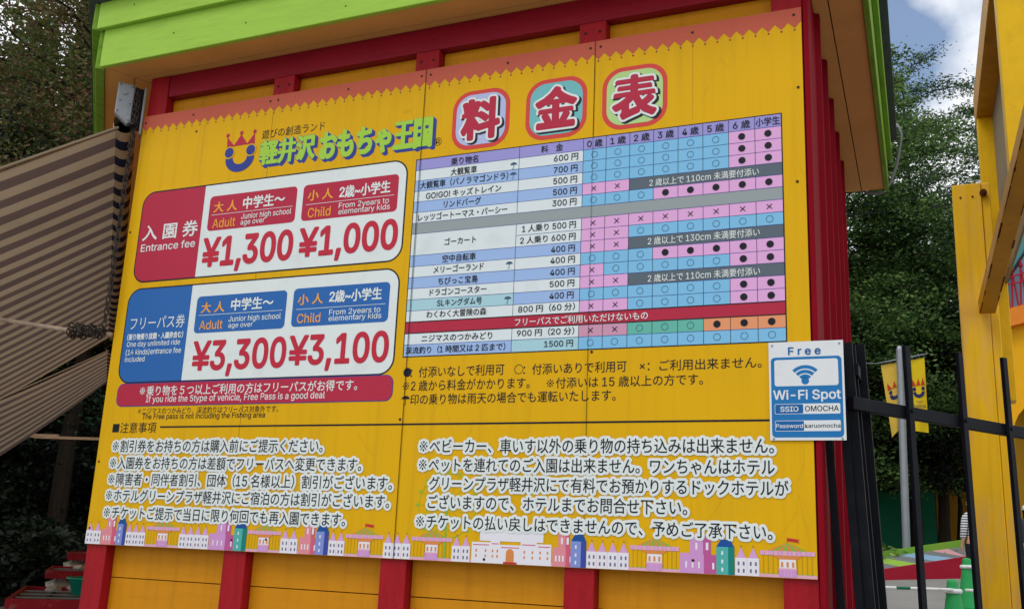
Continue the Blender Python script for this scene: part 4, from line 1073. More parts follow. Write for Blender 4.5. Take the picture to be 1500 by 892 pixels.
m = MB(); m.box(4.535, 4.685, 5.6, 5.80, 3.0, 5.66, 'steel_bright'); m.build('rear_column', fr, .006)
m = MB(); m.hexa([(4.595, 3.0, 4.06), (4.775, 3.0, 4.85), (4.775, 3.2, 4.85), (4.595, 3.2, 4.06)], [(4.595, 3.0, 7.0), (4.775, 3.0, 7.0), (4.775, 3.2, 7.0), (4.595, 3.2, 7.0)], 'steel_bright'); m.build('front_column', fr, .006)
m = MB(); m.hexa([(4.525, 5.82, 5.662), (4.70, 5.82, 5.662), (4.775, 2.9, 5.662), (4.59, 2.9, 5.662)], [(4.525, 5.82, 5.95), (4.70, 5.82, 5.95), (4.775, 2.9, 5.95), (4.59, 2.9, 5.95)], 'steel_ochre'); m.build('top_beam', fr, .006)
m = MB(); m.hexa([(4.665, 5.6, 4.05), (4.685, 5.6, 4.05), (4.765, 3.2, 4.05), (4.745, 3.2, 4.05)], [(4.665, 5.6, 5.655), (4.685, 5.6, 5.655), (4.765, 3.2, 5.655), (4.745, 3.2, 5.655)], 'frame_panel'); m.build('infill_panel', fr)
m = MB()
a, b = Vector((4.475, 4.93, 3.68)), Vector((4.86, 0.9, 4.62))
m.bar(a, b, 0.125, 0.12, 'steel_ochre', up=(0, 0, 1)); m.build('brace', fr, .006)
m = MB()
d_ = (b - a).normalized(); sx_ = d_.cross(Vector((0, 0, 1))).normalized(); up_ = sx_.cross(d_)
for k in range(26):
    t = 0.01 + 0.034 * k + random.uniform(-.02, .02); l_ = random.uniform(.03, .3)
    c_ = a + (b - a) * t + sx_ * random.choice((0.0585, 0.0575, -0.055)) - up_ * 0.0605
    m.bar(c_, c_ + d_ * l_, random.uniform(.003, .014), 0.004, 'rust', up=up_)
m.build('rust_streaks', fr)
m = MB(); m.tube([(4.515, 4.995, 4.70), (4.515, 4.96, 4.70)], 0.03, 'rust', 10); m.tube([(4.515, 4.962, 4.70), (4.515, 4.935, 4.70)], 0.016, 'rust', 8); m.build('bolt', fr)
for k, (x, z) in enumerate(((4.335, 4.68), (4.43, 4.68))):
    m = MB(); m.tube([(x, 5.001, z), (x, 4.993, z)], 0.009, 'rust', 8); m.build('bolt', fr)

# ------------------------------------------------------------------ shop front beyond the frame
M('shop_yellow', '#e6a90e', 0.6, var=0.05, scale=2); M('shop_orange', '#e0822a', 0.6, var=0.05); M('shop_teal', '#4d8384', 0.6, var=0.06); M('shop_blue', '#a9cde6', 0.6, var=0.04); M('shop_dark', '#a87f14', 0.7); M('spike_red', '#a11a30', 0.45)
SYY = 19.0
sh = thing('shop_building', 'yellow toy-town shop with an arched opening, orange ledge and teal gable', 'building', (7.0, SYY, gz(SYY)))
ax, az, ar = 6.2, 4.35, 0.82
m = MB()
# wall with an arched opening
arch = [(ax - ar * math.cos(PI * k / 12), az + ar * 0.9 * math.sin(PI * k / 12)) for k in range(13)]
outl = [(5.10, gz(19) - .1), (5.10, 6.56), (9.5, 6.9), (9.5, gz(19) - .1), (ax + ar, gz(19) - .1)] + arch[::-1] + [(ax - ar, gz(19) - .1)]
n = len(outl); vs = [(x, SYY, z) for x, z in outl] + [(x, SYY + .3, z) for x, z in outl]
m.add(vs, [tuple(range(n)), tuple(n + k for k in range(n))[::-1]] + [(k, n + k, n + (k + 1) % n, (k + 1) % n) for k in range(n)], 'shop_yellow'); m.build('wall', sh)
m = MB(); m.box(5.1, 9.5, SYY + 1.2, SYY + 1.3, gz(19) - .1, 6.5, 'shop_dark'); m.build('inner_wall', sh)
m = MB()
for k in range(12):
    a, b = arch[k], arch[k + 1]
    f_ = lambda p: (ax + (p[0] - ax) * 1.14, az + (p[1] - az) * 1.14)
    m.hexa([(a[0], SYY - .04, a[1]), (b[0], SYY - .04, b[1]), (b[0], SYY - .002, b[1]), (a[0], SYY - .002, a[1])], [(f_(a)[0], SYY - .04, f_(a)[1]), (f_(b)[0], SYY - .04, f_(b)[1]), (f_(b)[0], SYY - .002, f_(b)[1]), (f_(a)[0], SYY - .002, f_(a)[1])], 'shop_yellow')
m.build('arch_trim', sh)
m = MB(); m.hexa([(5.02, SYY - .25, 6.44), (9.5, SYY - .25, 7.5), (9.5, SYY + .3, 7.5), (5.02, SYY + .3, 6.44)], [(5.02, SYY - .25, 6.80), (9.5, SYY - .25, 8.0), (9.5, SYY + .3, 8.0), (5.02, SYY + .3, 6.80)], 'shop_orange'); m.build('ledge', sh)
m = MB(); pts = [(4.85, 6.52), (5.2, 7.08), (7.5, 10.85), (9.5, 7.6)]
n = 4; vs = [(x, SYY + .1, z) for x, z in pts] + [(x, SYY + .3, z) for x, z in pts]
m.add(vs, [tuple(range(n)), tuple(n + k for k in range(n))[::-1]] + [(k, n + k, n + (k + 1) % n, (k + 1) % n) for k in range(n)], 'shop_blue'); m.build('gable_panel', sh)
m = MB(); m.hexa([(4.75, SYY - .3, 6.42), (7.5, SYY - .3, 10.9), (7.5, SYY + 3, 10.9), (4.75, SYY + 3, 6.42)], [(4.75, SYY - .3, 6.84), (7.5, SYY - .3, 11.35), (7.5, SYY + 3, 11.35), (4.75, SYY + 3, 6.84)], 'shop_teal')
m.hexa([(10.25, SYY - .3, 6.42), (7.501, SYY - .3, 10.9), (7.501, SYY + 3, 10.9), (10.25, SYY + 3, 6.42)], [(10.25, SYY - .3, 6.84), (7.501, SYY - .3, 11.35), (7.501, SYY + 3, 11.35), (10.25, SYY + 3, 6.84)], 'shop_teal'); m.build('roof_edge', sh)
sp_ = thing('spiked_railing', 'row of dark red spear-topped railings on the orange ledge of the shop', 'railing', (5.5, SYY - .2, 6.7))
for k in range(9):
    x = 5.22 + 0.165 * k; zb = 6.83 + 0.24 * (x - 5.02) * .9 - .03
    m = MB(); hgt = 0.80 + .05 * (k % 2)
    m.tube([(x - .03, SYY - .2, zb), (x + .02, SYY - .2, zb + hgt)], 0.022, 'spike_red', 6); m.tube([(x + .10, SYY - .2, zb), (x + .02, SYY - .2, zb + hgt)], 0.02, 'spike_red', 6)
    m.tube([(x + .02, SYY - .2, zb + hgt), (x + .02, SYY - .2, zb + hgt + .03), (x + .02, SYY - .2, zb + hgt + .06), (x + .02, SYY - .2, zb + hgt + .22)], [.02, .05, .05, .003], 'spike_red', 8)
    m.build('spear', sp_)
for za, zc in ((0.62, 0.70), (0.52, 0.40)):
    m = MB(); m.bar((5.18, SYY - .23, 6.87 + za), (6.7, SYY - .23, 7.15 + zc + .1), .02, .035, 'spike_red'); m.build('cross_rail', sp_)

# ------------------------------------------------------------------ walls behind the play deck
M('wall_green', '#1f7a58', 0.7, var=0.08, scale=1.5); M('wall_ochre', '#a8791a', 0.7, var=0.08, scale=1.5)
m = MB(); m.box(-3.0, 3.68, 28, 28.2, gz(28) - .1, 4.3, 'wall_green'); tag(m.build('boundary_wall', None, .01), 'dark green painted boundary wall half hidden behind the trees', 'wall')
m = MB(); m.box(3.70, 9.0, 28.05, 28.25, gz(28) - .1, 4.5, 'wall_ochre'); tag(m.build('boundary_wall', None, .01), 'ochre yellow boundary wall to the right of the green one', 'wall')

# ------------------------------------------------------------------ striped play deck
M('deck_red', '#9c1730', 0.5, var=0.06); M('deck_green', '#6f9e33', 0.5, var=0.06); M('s_lime', '#9cc650', 0.6); M('s_grey', '#7d8084', 0.6); M('s_blue', '#8fb6d6', 0.6); M('s_pink', '#dca3a8', 0.6); M('s_red', '#b8433f', 0.6)
dk = thing('play_deck', 'sloping play deck with rainbow stripes, a dark red front and a lime rear kerb', 'deck', (2.8, 18.5, gz(17.5)))
zf = lambda x: 1.487 + (x - 2.64) * 0.20
zb_ = lambda x: max(gz(17.5) + .012, 1.266 + (x - 2.64) * 0.083)
zr = lambda x: 1.77 + (x - 2.49) * 0.18
X0, X1 = 1.7, 4.32
m = MB(); m.hexa([(1.7, 17.5, zb_(1.7)), (X1, 17.5, zb_(X1)), (X1, 17.6, zb_(X1)), (1.7, 17.6, zb_(1.7))], [(1.7, 17.5, zf(1.7)), (X1, 17.5, zf(X1)), (X1, 17.6, zf(X1) + .004), (1.7, 17.6, zf(1.7) + .004)], 'deck_red'); m.build('front_board', dk, .01)
m = MB(); m.hexa([(1.7, 15.6, gz(15.6) - .03), (4.9, 15.6, gz(15.6) - .03), (X1, 17.498, gz(17.5) - .03), (1.7, 17.498, gz(17.5) - .03)], [(1.7, 15.6, gz(15.6) + .005), (4.9, 15.6, gz(15.6) + .005), (X1, 17.498, zb_(X1) + .01), (1.7, 17.498, zb_(1.7) + .01)], 'asphalt'); m.build('apron', dk)
m = MB(); sm = ['s_red', 's_grey', 's_lime', 's_grey', 's_blue', 's_grey', 's_pink', 's_grey']
nst = 8
for k in range(nst):
    # stripes run diagonally across the deck
    def e(i, r): return (X0 + (X1 - X0) * min(1, max(0, i / nst + (0.0 if r else 0.30))))
    xa, xb, xc, xd = e(k, 0), e(k + 1, 0), e(k + 1, 1), e(k, 1)
    m.add([(xa, 17.6, zf(xa) - .006), (xb, 17.6, zf(xb) - .006), (xc, 19.5, zr(xc) - .05), (xd, 19.5, zr(xd) - .05)], [(0, 1, 2, 3)], sm[k])
m.add([(X0, 17.6, zf(X0) - .006), (e(0, 0), 17.6, zf(e(0, 0)) - .006), (X0, 19.5, zr(X0) - .05)], [(0, 1, 2)], 's_red')
m.build('striped_floor', dk)
m = MB(); m.bar((X0, 19.55, zr(X0) - .02), (X1, 19.55, zr(X1) + .0), .14, .18, 'deck_green'); m.build('rear_kerb', dk, .01)
m = MB(); m.hexa([(X0, 19.5, gz(19) - .05), (X1, 19.5, gz(19) - .05), (X1, 19.6, gz(19) - .05), (X0, 19.6, gz(19) - .05)], [(X0, 19.5, zr(X0) - .12), (X1, 19.5, zr(X1) - .1), (X1, 19.6, zr(X1) - .1), (X0, 19.6, zr(X0) - .12)], 'deck_red'); m.build('rear_board', dk)

# ------------------------------------------------------------------ flagpole with two banners
M('pole_grey', '#9aa0a6', 0.4, metal=0.3, var=0.06); M('banner_yellow', '#e3c41c', 0.7, var=0.06, scale=4); M('banner_pale', '#dcb84a', 0.7, var=0.06, scale=4); M('emb_red', '#c4451f', 0.6); M('emb_navy', '#2a2d62', 0.6)
fp = thing('flag_pole', 'grey metal pole with a cross arm carrying two yellow banners', 'pole', (3.1, 20.6, gz(20)))
m = MB(); m.tube([(3.125, 20.6, gz(20) - .1), (3.21, 20.6, 6.5)], 0.085, 'pole_grey', 14); m.tube([(3.21, 20.6, 6.5), (3.211, 20.6, 6.58)], [0.08, 0.05], 'pole_grey', 14); m.build('shaft', fp)
m = MB(); m.tube([(2.70, 20.71, 6.21), (3.80, 20.71, 6.40)], 0.018, 'pole_grey', 8); m.build('cross_arm', fp, smooth=True)
def banner(label, x0, x1, zt0, zt1, zb0, zb1, skew, mat, words):
    b = thing('banner', label, 'banner', ((x0 + x1) / 2, 20.76, zt1), 'yellow banners on the grey pole')
    nu, nv = 8, 18
    def bp_(a, c_): # a 0..1 across, c 0..1 down
        xx = x0 + (x1 - x0) * a + skew * c_ * (1 - a); z = (zt0 + (zt1 - zt0) * a) * (1 - c_) + (zb0 + (zb1 - zb0) * a) * c_
        return Vector((xx, 20.76 + .04 * math.sin(a * 5 + c_ * 3) * (0.3 + c_), z))
    m = MB(); m.add([bp_(i / nu, j / nv) for j in range(nv + 1) for i in range(nu + 1)], [(j * (nu + 1) + i, j * (nu + 1) + i + 1, (j + 1) * (nu + 1) + i + 1, (j + 1) * (nu + 1) + i) for j in range(nv) for i in range(nu)], mat)
    m.build('cloth', b, smooth=True)
    m = MB(); off = Vector((0, -.012, 0))
    W = lambda a, c_: bp_(a, c_) + off
    for a in (.28, .55, .82): m.add([W(a - .13, .37), W(a + .13, .37), W(a + (.0 if a > .3 else -.1), .27)], [(0, 1, 2)], 'emb_red')
    for a in (.30, .82):
        m.add([W(a + .10 * math.cos(t), .415 + .028 * math.sin(t)) for t in [2 * PI * k / 14 for k in range(14)]], [tuple(range(14))], 'emb_navy')
    vs = []
    for k in range(15):
        t = PI * k / 14; vs += [W(.56 - .34 * math.cos(t), .455 + .085 * math.sin(t)), W(.56 - .17 * math.cos(t), .455 + .038 * math.sin(t))]
    m.add(vs, [(2 * k, 2 * k + 1, 2 * k + 3, 2 * k + 2) for k in range(14)], 'emb_navy'); m.build('emblem', b)
    if words:
        m = MB()
        for s_, a0, a1, c0_, hh in (('TOY', .38, .74, .60, .09), ('KINGDOM', .16, .92, .655, .09)):
            v, f, e = glyphs(s_, .02); v0 = v[:, 0].min(); v1 = v[:, 0].max()
            m.add([W(a0 + (a1 - a0) * (x - v0) / (v1 - v0), c0_ - (y - .36) * .05) for x, y in v], f, 'emb_navy')
        m.build('banner_lettering', b)
    m = MB()
    for a in (.05, .28, .5, .72, .95): m.tube([bp_(a, 0) + Vector((0, 0, -.01)), bp_(a, 0) + Vector((0, -.04, .04))], .006, 'pole_grey', 5)
    m.build('ties', b)
banner('pale yellow banner with the crown and smile emblem, left of the grey pole', 2.77, 3.23, 6.17, 6.24, 4.47, 4.78, .17, 'banner_pale', False)
banner('bright yellow banner with the crown and smile emblem, right of the grey pole', 3.38, 3.73, 6.26, 6.32, 4.62, 4.58, -.03, 'banner_yellow', True)
m = MB(); m.tube([(2.70, 20.71, 6.21), (-1, 20.7, 6.35), (-6, 20.6, 6.7)], .008, 'pole_grey', 5); tag(m.build('guy_wire', None), 'thin wire running left from the banner pole', 'wire')

# ------------------------------------------------------------------ traffic cones and bars
M('cone_green', '#2f9c57', 0.45, var=0.05); M('bar_white', '#dfe3e4', 0.4); M('bar_green', '#1f6e4d', 0.4)
cn = thing('traffic_cone', 'nearer green traffic cone carrying a white and green bar', 'cone', (4.075, 8.5, gz(8.5)), 'green traffic cones')
z0 = gz(8.5); cz = (4.075, 8.5, z0)
m = MB(); m.box(4.075 - .19, 4.075 + .19, 8.31, 8.69, z0, z0 + .03, 'cone_green'); m.build('base', cn, .006)
m = MB(); m.lathe([(.155, .03), (.15, .05), (.062, .66), (.06, .70), (.05, .725), (.02, .735)], 'cone_green', 24, cz); m.build('body', cn, smooth=True)
m = MB(); m.lathe([(.088, .585), (.098, .60), (.098, .62), (.085, .635)], 'bar_white', 24, cz); m.build('collar', cn, smooth=True)
c2 = copy_tree(cn); c2.location = (4.27, 12.3, gz(12.3)); c2['label'] = 'farther green traffic cone half hidden by a gate picket'
def conebar(p0, p1, label):
    m = MB(); p0, p1 = Vector(p0), Vector(p1); n = 12
    for k in range(n):
        m.tube([p0 + (p1 - p0) * k / n, p0 + (p1 - p0) * (k + 1) / n], .017, 'bar_green' if k % 4 == 3 else 'bar_white', 10, cap=k in (0, n - 1))
    tag(m.build('cone_bar', None, smooth=True), label, 'bar', 'striped bars between the cones')
conebar((4.075, 8.40, z0 + .625), (2.35, 8.1, z0 + .60), 'white and green bar running left from the nearer cone')
conebar((4.20, 8.55, z0 + .625), (5.9, 8.7, z0 + .62), 'white and green bar running right from the nearer cone')
conebar((4.27, 12.2, gz(12.3) + .61), (6.4, 12.5, gz(12.3) + .62), 'white and green bar running right from the farther cone')

# ------------------------------------------------------------------ people
M('skin', '#c99b80', 0.55); M('hair_dark', '#1e1713', 0.6); M('cap_white', '#d9d6cc', 0.7, var=0.04); M('shirt_dark', '#3a3f4a', 0.8, var=0.1); M('trousers_dark', '#20222a', 0.8); M('trousers_blue', '#2d3650', 0.8); M('shoe_white', '#c9c9c4', 0.6)
def stripes():
    m = M('shirt_striped', '#d6d8d8', 0.8); t = m.node_tree; b = t.nodes['Principled BSDF']
    co = t.nodes.new('ShaderNodeTexCoord'); wv_ = t.nodes.new('ShaderNodeTexWave'); wv_.bands_direction = 'Z'; wv_.inputs['Scale'].default_value = 7
    r = t.nodes.new('ShaderNodeValToRGB'); r.color_ramp.interpolation = 'CONSTANT'; r.color_ramp.elements[0].color = (*lin('#dcdedd'), 1); r.color_ramp.elements[1].position = .62; r.color_ramp.elements[1].color = (*lin('#3b4257'), 1)
    t.links.new(co.outputs['Object'], wv_.inputs['Vector']); t.links.new(wv_.outputs['Color'], r.inputs['Fac']); t.links.new(r.outputs['Color'], b.inputs['Base Color'])
stripes()
def skin_mesh(name, verts, edges, radii, root, mat, parent, sub=2):
    me = bpy.data.meshes.new(name); me.from_pydata(verts, edges, []); o = bpy.data.objects.new(name, me); COL.objects.link(o); o.parent = parent
    me.materials.append(MATS[mat])
    md = o.modifiers.new('skin', 'SKIN'); md.use_smooth_shade = True
    for i, r in enumerate(radii):
        s_ = me.skin_vertices[0].data[i]; s_.radius = r if isinstance(r, tuple) else (r, r); s_.use_root = (i == root)
    sb_ = o.modifiers.new('sub', 'SUBSURF'); sb_.levels = sub; sb_.render_levels = sub
    return o
def person(label, x, y, H, rot, shirt, trousers, stride=.0):
    k = H / 1.70
    p = thing('person', label, 'person', (x, y, gz(y))); p.rotation_euler = (0, 0, rot)
    # the figure faces -Y before it is turned; x is sideways
    J = dict(pel=(0, 0, .92), wai=(0, .01, 1.06), che=(0, .01, 1.26), nck0=(0, .015, 1.41), nck=(0, .0, 1.48), hd0=(0, -.015, 1.56), hd1=(0, -.01, 1.65))
    names = ['pel', 'wai', 'che', 'nck0', 'nck', 'hd0', 'hd1']
    V = [J[n] for n in names]; R = [(.135, .095), (.12, .088), (.14, .095), (.085, .07), (.05, .052), (.078, .092), (.06, .07)]
    Ed = [(i, i + 1) for i in range(6)]
    for s in (-1, 1):
        b = len(V)
        V += [(s * .155, .012, 1.36), (s * .205, .03, 1.10), (s * .215, -.04, .87), (s * .215, -.06, .80)]; R += [.055, .042, .032, (.026, .034)]; Ed += [(3, b), (b, b + 1), (b + 1, b + 2), (b + 2, b + 3)]
        for f_ in range(5):     # four fingers and a thumb
            c_ = len(V); fx = s * (.215 + .004 * f_); fy = -.09 + .018 * f_ if f_ < 4 else -.10
            ln = (.075, .085, .08, .062, .05)[f_]
            V += [(fx, fy - .0, .77 if f_ < 4 else .80), (fx - s * .008, fy - .004, .77 - ln * .6 if f_ < 4 else .765), (fx - s * .016, fy - .0, .77 - ln if f_ < 4 else .745)]; R += [.010, .009, .007]
            Ed += [(b + 3, c_), (c_, c_ + 1), (c_ + 1, c_ + 2)]
        b = len(V); st = s * stride
        V += [(s * .095, 0, .84), (s * .10, -.01 + st * .5, .48), (s * .10, .03 + st, .10), (s * .10, .03 + st, .045), (s * .11, -.12 + st, .03)]; R += [.088, .06, .042, .042, (.04, .028)]; Ed += [(0, b), (b, b + 1), (b + 1, b + 2), (b + 2, b + 3), (b + 3, b + 4)]
    sc = lambda L_: [tuple(c * k for c in v) for v in L_]
    sr = lambda L_: [tuple(c * k for c in r) if isinstance(r, tuple) else r * k for r in L_]
    body = skin_mesh('body', sc(V), Ed, sr(R), 0, 'skin', p)
    # face: nose, eyes, mouth, ears
    def part(name, parts, mat):
        m = MB()
        for c_, r in parts: m.blob(tuple(a * k for a in c_), tuple(a * k for a in r), mat, 1, 1)
        off = p.location
        m.v = [(a + off.x, b_ + off.y, c + off.z) for a, b_, c in m.v]
        return m.build(name, p, smooth=True)
    part('nose', [((0, -.112, 1.575), (.013, .02, .02))], 'skin'); [part('ear', [((s * .080, 0, 1.58), (.012, .022, .034))], 'skin') for s in (-1, 1)]
    [part('eye', [((s * .033, -.098, 1.60), (.014, .010, .008))], 'hair_dark') for s in (-1, 1)]; part('mouth', [((0, -.098, 1.53), (.024, .008, .006))], 'spike_red')
    # clothes
    Vs = [(0, 0, .88), (0, .01, 1.06), (0, .01, 1.27), (0, .015, 1.42)]; Rs = [(.155, .115), (.142, .11), (.16, .115), (.09, .078)]; Es = [(0, 1), (1, 2), (2, 3)]
    for s in (-1, 1):
        b = len(Vs); Vs += [(s * .16, .012, 1.365), (s * .205, .03, 1.12), (s * .213, -.02, .94)]; Rs += [.075, .062, .055]; Es += [(3, b), (b, b + 1), (b + 1, b + 2)]
    skin_mesh('shirt', sc(Vs), Es, sr(Rs), 0, shirt, p)
    Vt = [(0, 0, .94)]; Rt = [(.15, .11)]; Et = []
    for s in (-1, 1):
        b = len(Vt); st = s * stride; Vt += [(s * .095, 0, .82), (s * .10, -.005 + st * .5, .48), (s * .10, .03 + st, .12)]; Rt += [.105, .082, .068]; Et += [(0, b), (b, b + 1), (b + 1, b + 2)]
    skin_mesh('trousers', sc(Vt), Et, sr(Rt), 0, trousers, p)
    [part('shoe', [((s * .105, -.04 + s * stride, .045), (.052, .13, .045))], 'shoe_white') for s in (-1, 1)]
    part('hair', [((0, .02, 1.60), (.092, .095, .11)), ((0, .05, 1.50), (.075, .06, .09))], 'hair_dark')
    m = MB(); m.lathe([(.104 * k, 1.605 * k), (.106 * k, 1.64 * k), (.09 * k, 1.69 * k), (.05 * k, 1.72 * k), (.01 * k, 1.728 * k)], 'cap_white', 20, (0, -.005, 0))
    m.hexa([(-.075 * k, -.09 * k, 1.612 * k), (.075 * k, -.09 * k, 1.612 * k), (.055 * k, -.185 * k, 1.59 * k), (-.055 * k, -.185 * k, 1.59 * k)], [(-.075 * k, -.08 * k, 1.625 * k), (.075 * k, -.08 * k, 1.625 * k), (.055 * k, -.185 * k, 1.598 * k), (-.055 * k, -.185 * k, 1.598 * k)], 'cap_white')
    off = p.location; m.v = [(a + off.x, b_ + off.y, c + off.z) for a, b_, c in m.v]; m.build('cap', p, smooth=True)
    return p
person('person in a white cap and striped shirt walking behind the yellow column', 4.46, 16.0, 1.60, math.radians(200), 'shirt_striped', 'trousers_dark', .12)
person('person in a white cap and dark jacket in front of the arched shop opening', 5.33, 16.0, 1.50, math.radians(150), 'shirt_dark', 'trousers_blue', .05)

# ------------------------------------------------------------------ cables
M('cable_dark', '#2c2e30', 0.6); M('conduit_grey', '#7c8082', 0.55)
for lab, a, b in (('upper of two dark cables strung before the right-hand trees', (-14, 22, 11.2), (16, 23, 11.6)), ('lower of two dark cables strung before the right-hand trees', (-14, 22, 10.9), (16, 23, 11.35))):
    m = MB(); m.tube([tuple(a[i] + (b[i] - a[i]) * t / 10 - (0.6 * math.sin(PI * t / 10) if i == 2 else 0) for i in range(3)) for t in range(11)], .018, 'cable_dark', 5); tag(m.build('overhead_cable', None), lab, 'cable', 'overhead cables')
m = MB(); m.tube([(3.905, 3.135, 4.63), (3.925, 3.10, 4.58), (3.937, 3.08, 4.52), (3.92, 3.07, 4.40), (3.895, 3.07, 4.29), (3.85, 3.075, 4.17), (3.79, 3.075, 4.10), (3.70, 3.075, 4.11), (3.62, 3.07, 4.15), (3.55, 3.065, 4.205)], .011, 'conduit_grey', 8)
tag(m.build('conduit_cable', None, smooth=True), 'grey cable looping round the far right corner of the booth eaves', 'cable')

# ------------------------------------------------------------------ trees
M('bark', '#2e261e', 0.9, var=0.25, scale=6, stretch=(4, 4, 1), bump=0.6)
leafmat('leaf_green', ['#16240f', '#375329', '#5f7f3e', '#94ae60'])
leafmat('leaf_fir', ['#18281c', '#2f4a31', '#4d6b47', '#6f8a5c'])
leafmat('leaf_maple', ['#18200f', '#364620', '#5e6830', '#6e4c38', '#824e46'])
leafmat('leaf_olive', ['#1a2311', '#34421b', '#586428', '#827c38'])
leafmat('leaf_shaded', ['#080d08', '#0f180d', '#182413', '#22301a'])  # near-black greens: the shade of backlit woodland is put into the colour
leafmat('leaf_pink', ['#5a3038', '#8a4a55', '#a86670', '#6b4a3a'])
def leaves(name, pts, size, mat, parent=None, aspect=.5, flat=.5):
    n = len(pts); pts = np.asarray(pts, dtype=np.float32)
    d = rng.normal(size=(n, 3)); d[:, 2] *= flat; d /= np.linalg.norm(d, axis=1)[:, None]
    a = rng.normal(size=(n, 3)); a -= (a * d).sum(1)[:, None] * d; a /= np.linalg.norm(a, axis=1)[:, None]
    s = size * rng.uniform(.6, 1.4, n)[:, None]
    V = np.stack([pts - d * s, pts + a * s * aspect, pts + d * s, pts - a * s * aspect], 1).reshape(-1, 3)
    off = np.array(root_of(parent).location) if parent else 0
    V = (V - off).astype(np.float32)
    me = bpy.data.meshes.new(name); me.vertices.add(4 * n); me.vertices.foreach_set('co', V.ravel())
    me.loops.add(4 * n); me.loops.foreach_set('vertex_index', np.arange(4 * n, dtype=np.int32))
    me.polygons.add(n); me.polygons.foreach_set('loop_start', np.arange(0, 4 * n, 4, dtype=np.int32))
    me.materials.append(MATS[mat]); me.update(); me.validate()
    o = bpy.data.objects.new(name, me); COL.objects.link(o); o.parent = parent
    return o
def tree(name, label, x, y, H, R, z0f, mat, nlimb, nleaf, size, form='round', group=None, droop=.0, trunk=.18):
    zb = gz(max(y, 0)) if y > 0 else .1
    t = thing(name, label, 'tree', (x, y, zb), group)
    m = MB(); lean = rng.uniform(-.25, .25, 2)
    top = Vector((x + lean[0], y + lean[1], zb + H * .93))
    tp = [Vector((x, y, zb - .1)).lerp(top, i / 7) + Vector((*(rng.uniform(-.08, .08, 2) * (0 < i < 7)), 0)) for i in range(8)]
    m.tube(tp, [trunk * (1 - .115 * i) for i in range(8)], 'bark', 9)
    P = []
    for i in range(nlimb):
        f = z0f + (1 - z0f) * (i + rng.uniform(0, 1)) / nlimb
        az = i * 2.399 + rng.uniform(-.5, .5)
        g_ = (f - z0f) / (1 - z0f)
        if form == 'fir': L_ = R * 1.25 * (1 - g_ * .62) * rng.uniform(.55, 1.15); el = rng.uniform(.0, .45)
        elif form == 'cone': L_ = R * (1 - g_ * .92) * rng.uniform(.75, 1.1); el = .12 - droop
        else: L_ = R * math.sqrt(max(.04, 1 - (2 * g_ - .85) ** 2 * .78)) * rng.uniform(.6, 1.1); el = rng.uniform(-.05, .55) - droop
        ti = min(6.99, f * 7); i0 = int(ti); a = tp[i0].lerp(tp[i0 + 1], ti - i0)
        d = Vector((math.cos(az) * math.cos(el), math.sin(az) * math.cos(el), math.sin(el)))
        b = a + d * L_ + Vector((0, 0, -droop * L_ * .4)); mid = a.lerp(b, .5) + Vector((0, 0, L_ * .07))
        m.tube([a, mid, b], [trunk * .32 * (1 - f * .6), trunk * .2 * (1 - f * .6), .012], 'bark', 5, cap=False)
        k = max(6, int(2.9 * nleaf / nlimb * (.35 + L_ / R)))
        nc = 14; u = rng.uniform(.25, 1.05, nc); cc = np.array([list(a.lerp(mid, q_ * 2) if q_ < .5 else mid.lerp(b, q_ * 2 - 1)) for q_ in u]); cc += rng.normal(size=(nc, 3)) * (.16 * L_ * u[:, None] * np.array([1, 1, .55]))
        idx = rng.integers(0, nc, k); sg = (.075 * L_ + .06) * np.array([1.25, 1.25, .28 if form == 'fir' else .5])
        P.append(cc[idx] + rng.normal(size=(k, 3)) * sg)
    m.build('trunk', t)
    leaves('crown', np.concatenate(P), size * .40, mat, t, .3 if form != 'round' else .5)
    return t
TR = 'tall trees behind the booth on the right'
tree('broadleaf_tree', 'tall bright green tree rising just behind the right end of the booth eaves', 1.9, 24.0, 16.4, 3.6, .16, 'leaf_green', 130, 40000, .13, 'round', TR, .1)
tree('conifer_tree', 'dark feathery conifer standing against the clouds in the gap by the yellow frame', 3.6, 30.0, 17.6, 3.2, .12, 'leaf_fir', 95, 22000, .15, 'fir', TR, -.15)
tree('conifer_tree', 'dark conifer mostly hidden behind the yellow steel frame', 6.0, 31.0, 17.2, 3.4, .12, 'leaf_fir', 95, 22000, .15, 'fir', TR, -.15)
tree('broadleaf_tree', 'broad mid green tree filling the space between the booth and the frame', 3.2, 25.5, 11.2, 3.2, .22, 'leaf_green', 70, 24000, .14, 'round', TR, .05)
tree('broadleaf_tree', 'dark tree with a forked trunk standing before the ochre boundary wall', 3.95, 24.5, 7.6, 2.3, .36, 'leaf_shaded', 44, 13000, .12, 'round', TR, .15)
tree('broadleaf_tree', 'dark slender tree standing before the green boundary wall', 1.95, 25.0, 8.2, 2.3, .34, 'leaf_shaded', 44, 13000, .12, 'round', TR, .15)
tree('conifer_tree', 'far dark conifer behind the left of the green wall', -0.8, 31.0, 16.0, 3.6, .12, 'leaf_fir', 80, 18000, .18, 'cone', TR, .12)
tree('broadleaf_tree', 'dark tree behind the shop gable at the right edge', 9.6, 27.0, 15.5, 4.2, .2, 'leaf_fir', 70, 16000, .17, 'round', TR, .05)
tree('maple_tree', 'low pink-leaved shrub tree showing beyond the banner pole', 4.3, 26.6, 7.9, 1.0, .66, 'leaf_pink', 24, 3600, .10, 'round', None, .0, .08)
TL = 'woodland trees left of the booth'
tree('maple_tree', 'reddish brown maple filling the top left corner', -10.6, 9.6, 14.5, 4.2, .30, 'leaf_maple', 90, 30000, .11, 'round', TL, .05)
tree('maple_tree', 'olive and rust maple behind the top left one', -12.8, 14.5, 17.5, 4.6, .22, 'leaf_olive', 90, 26000, .14, 'round', TL, .05)
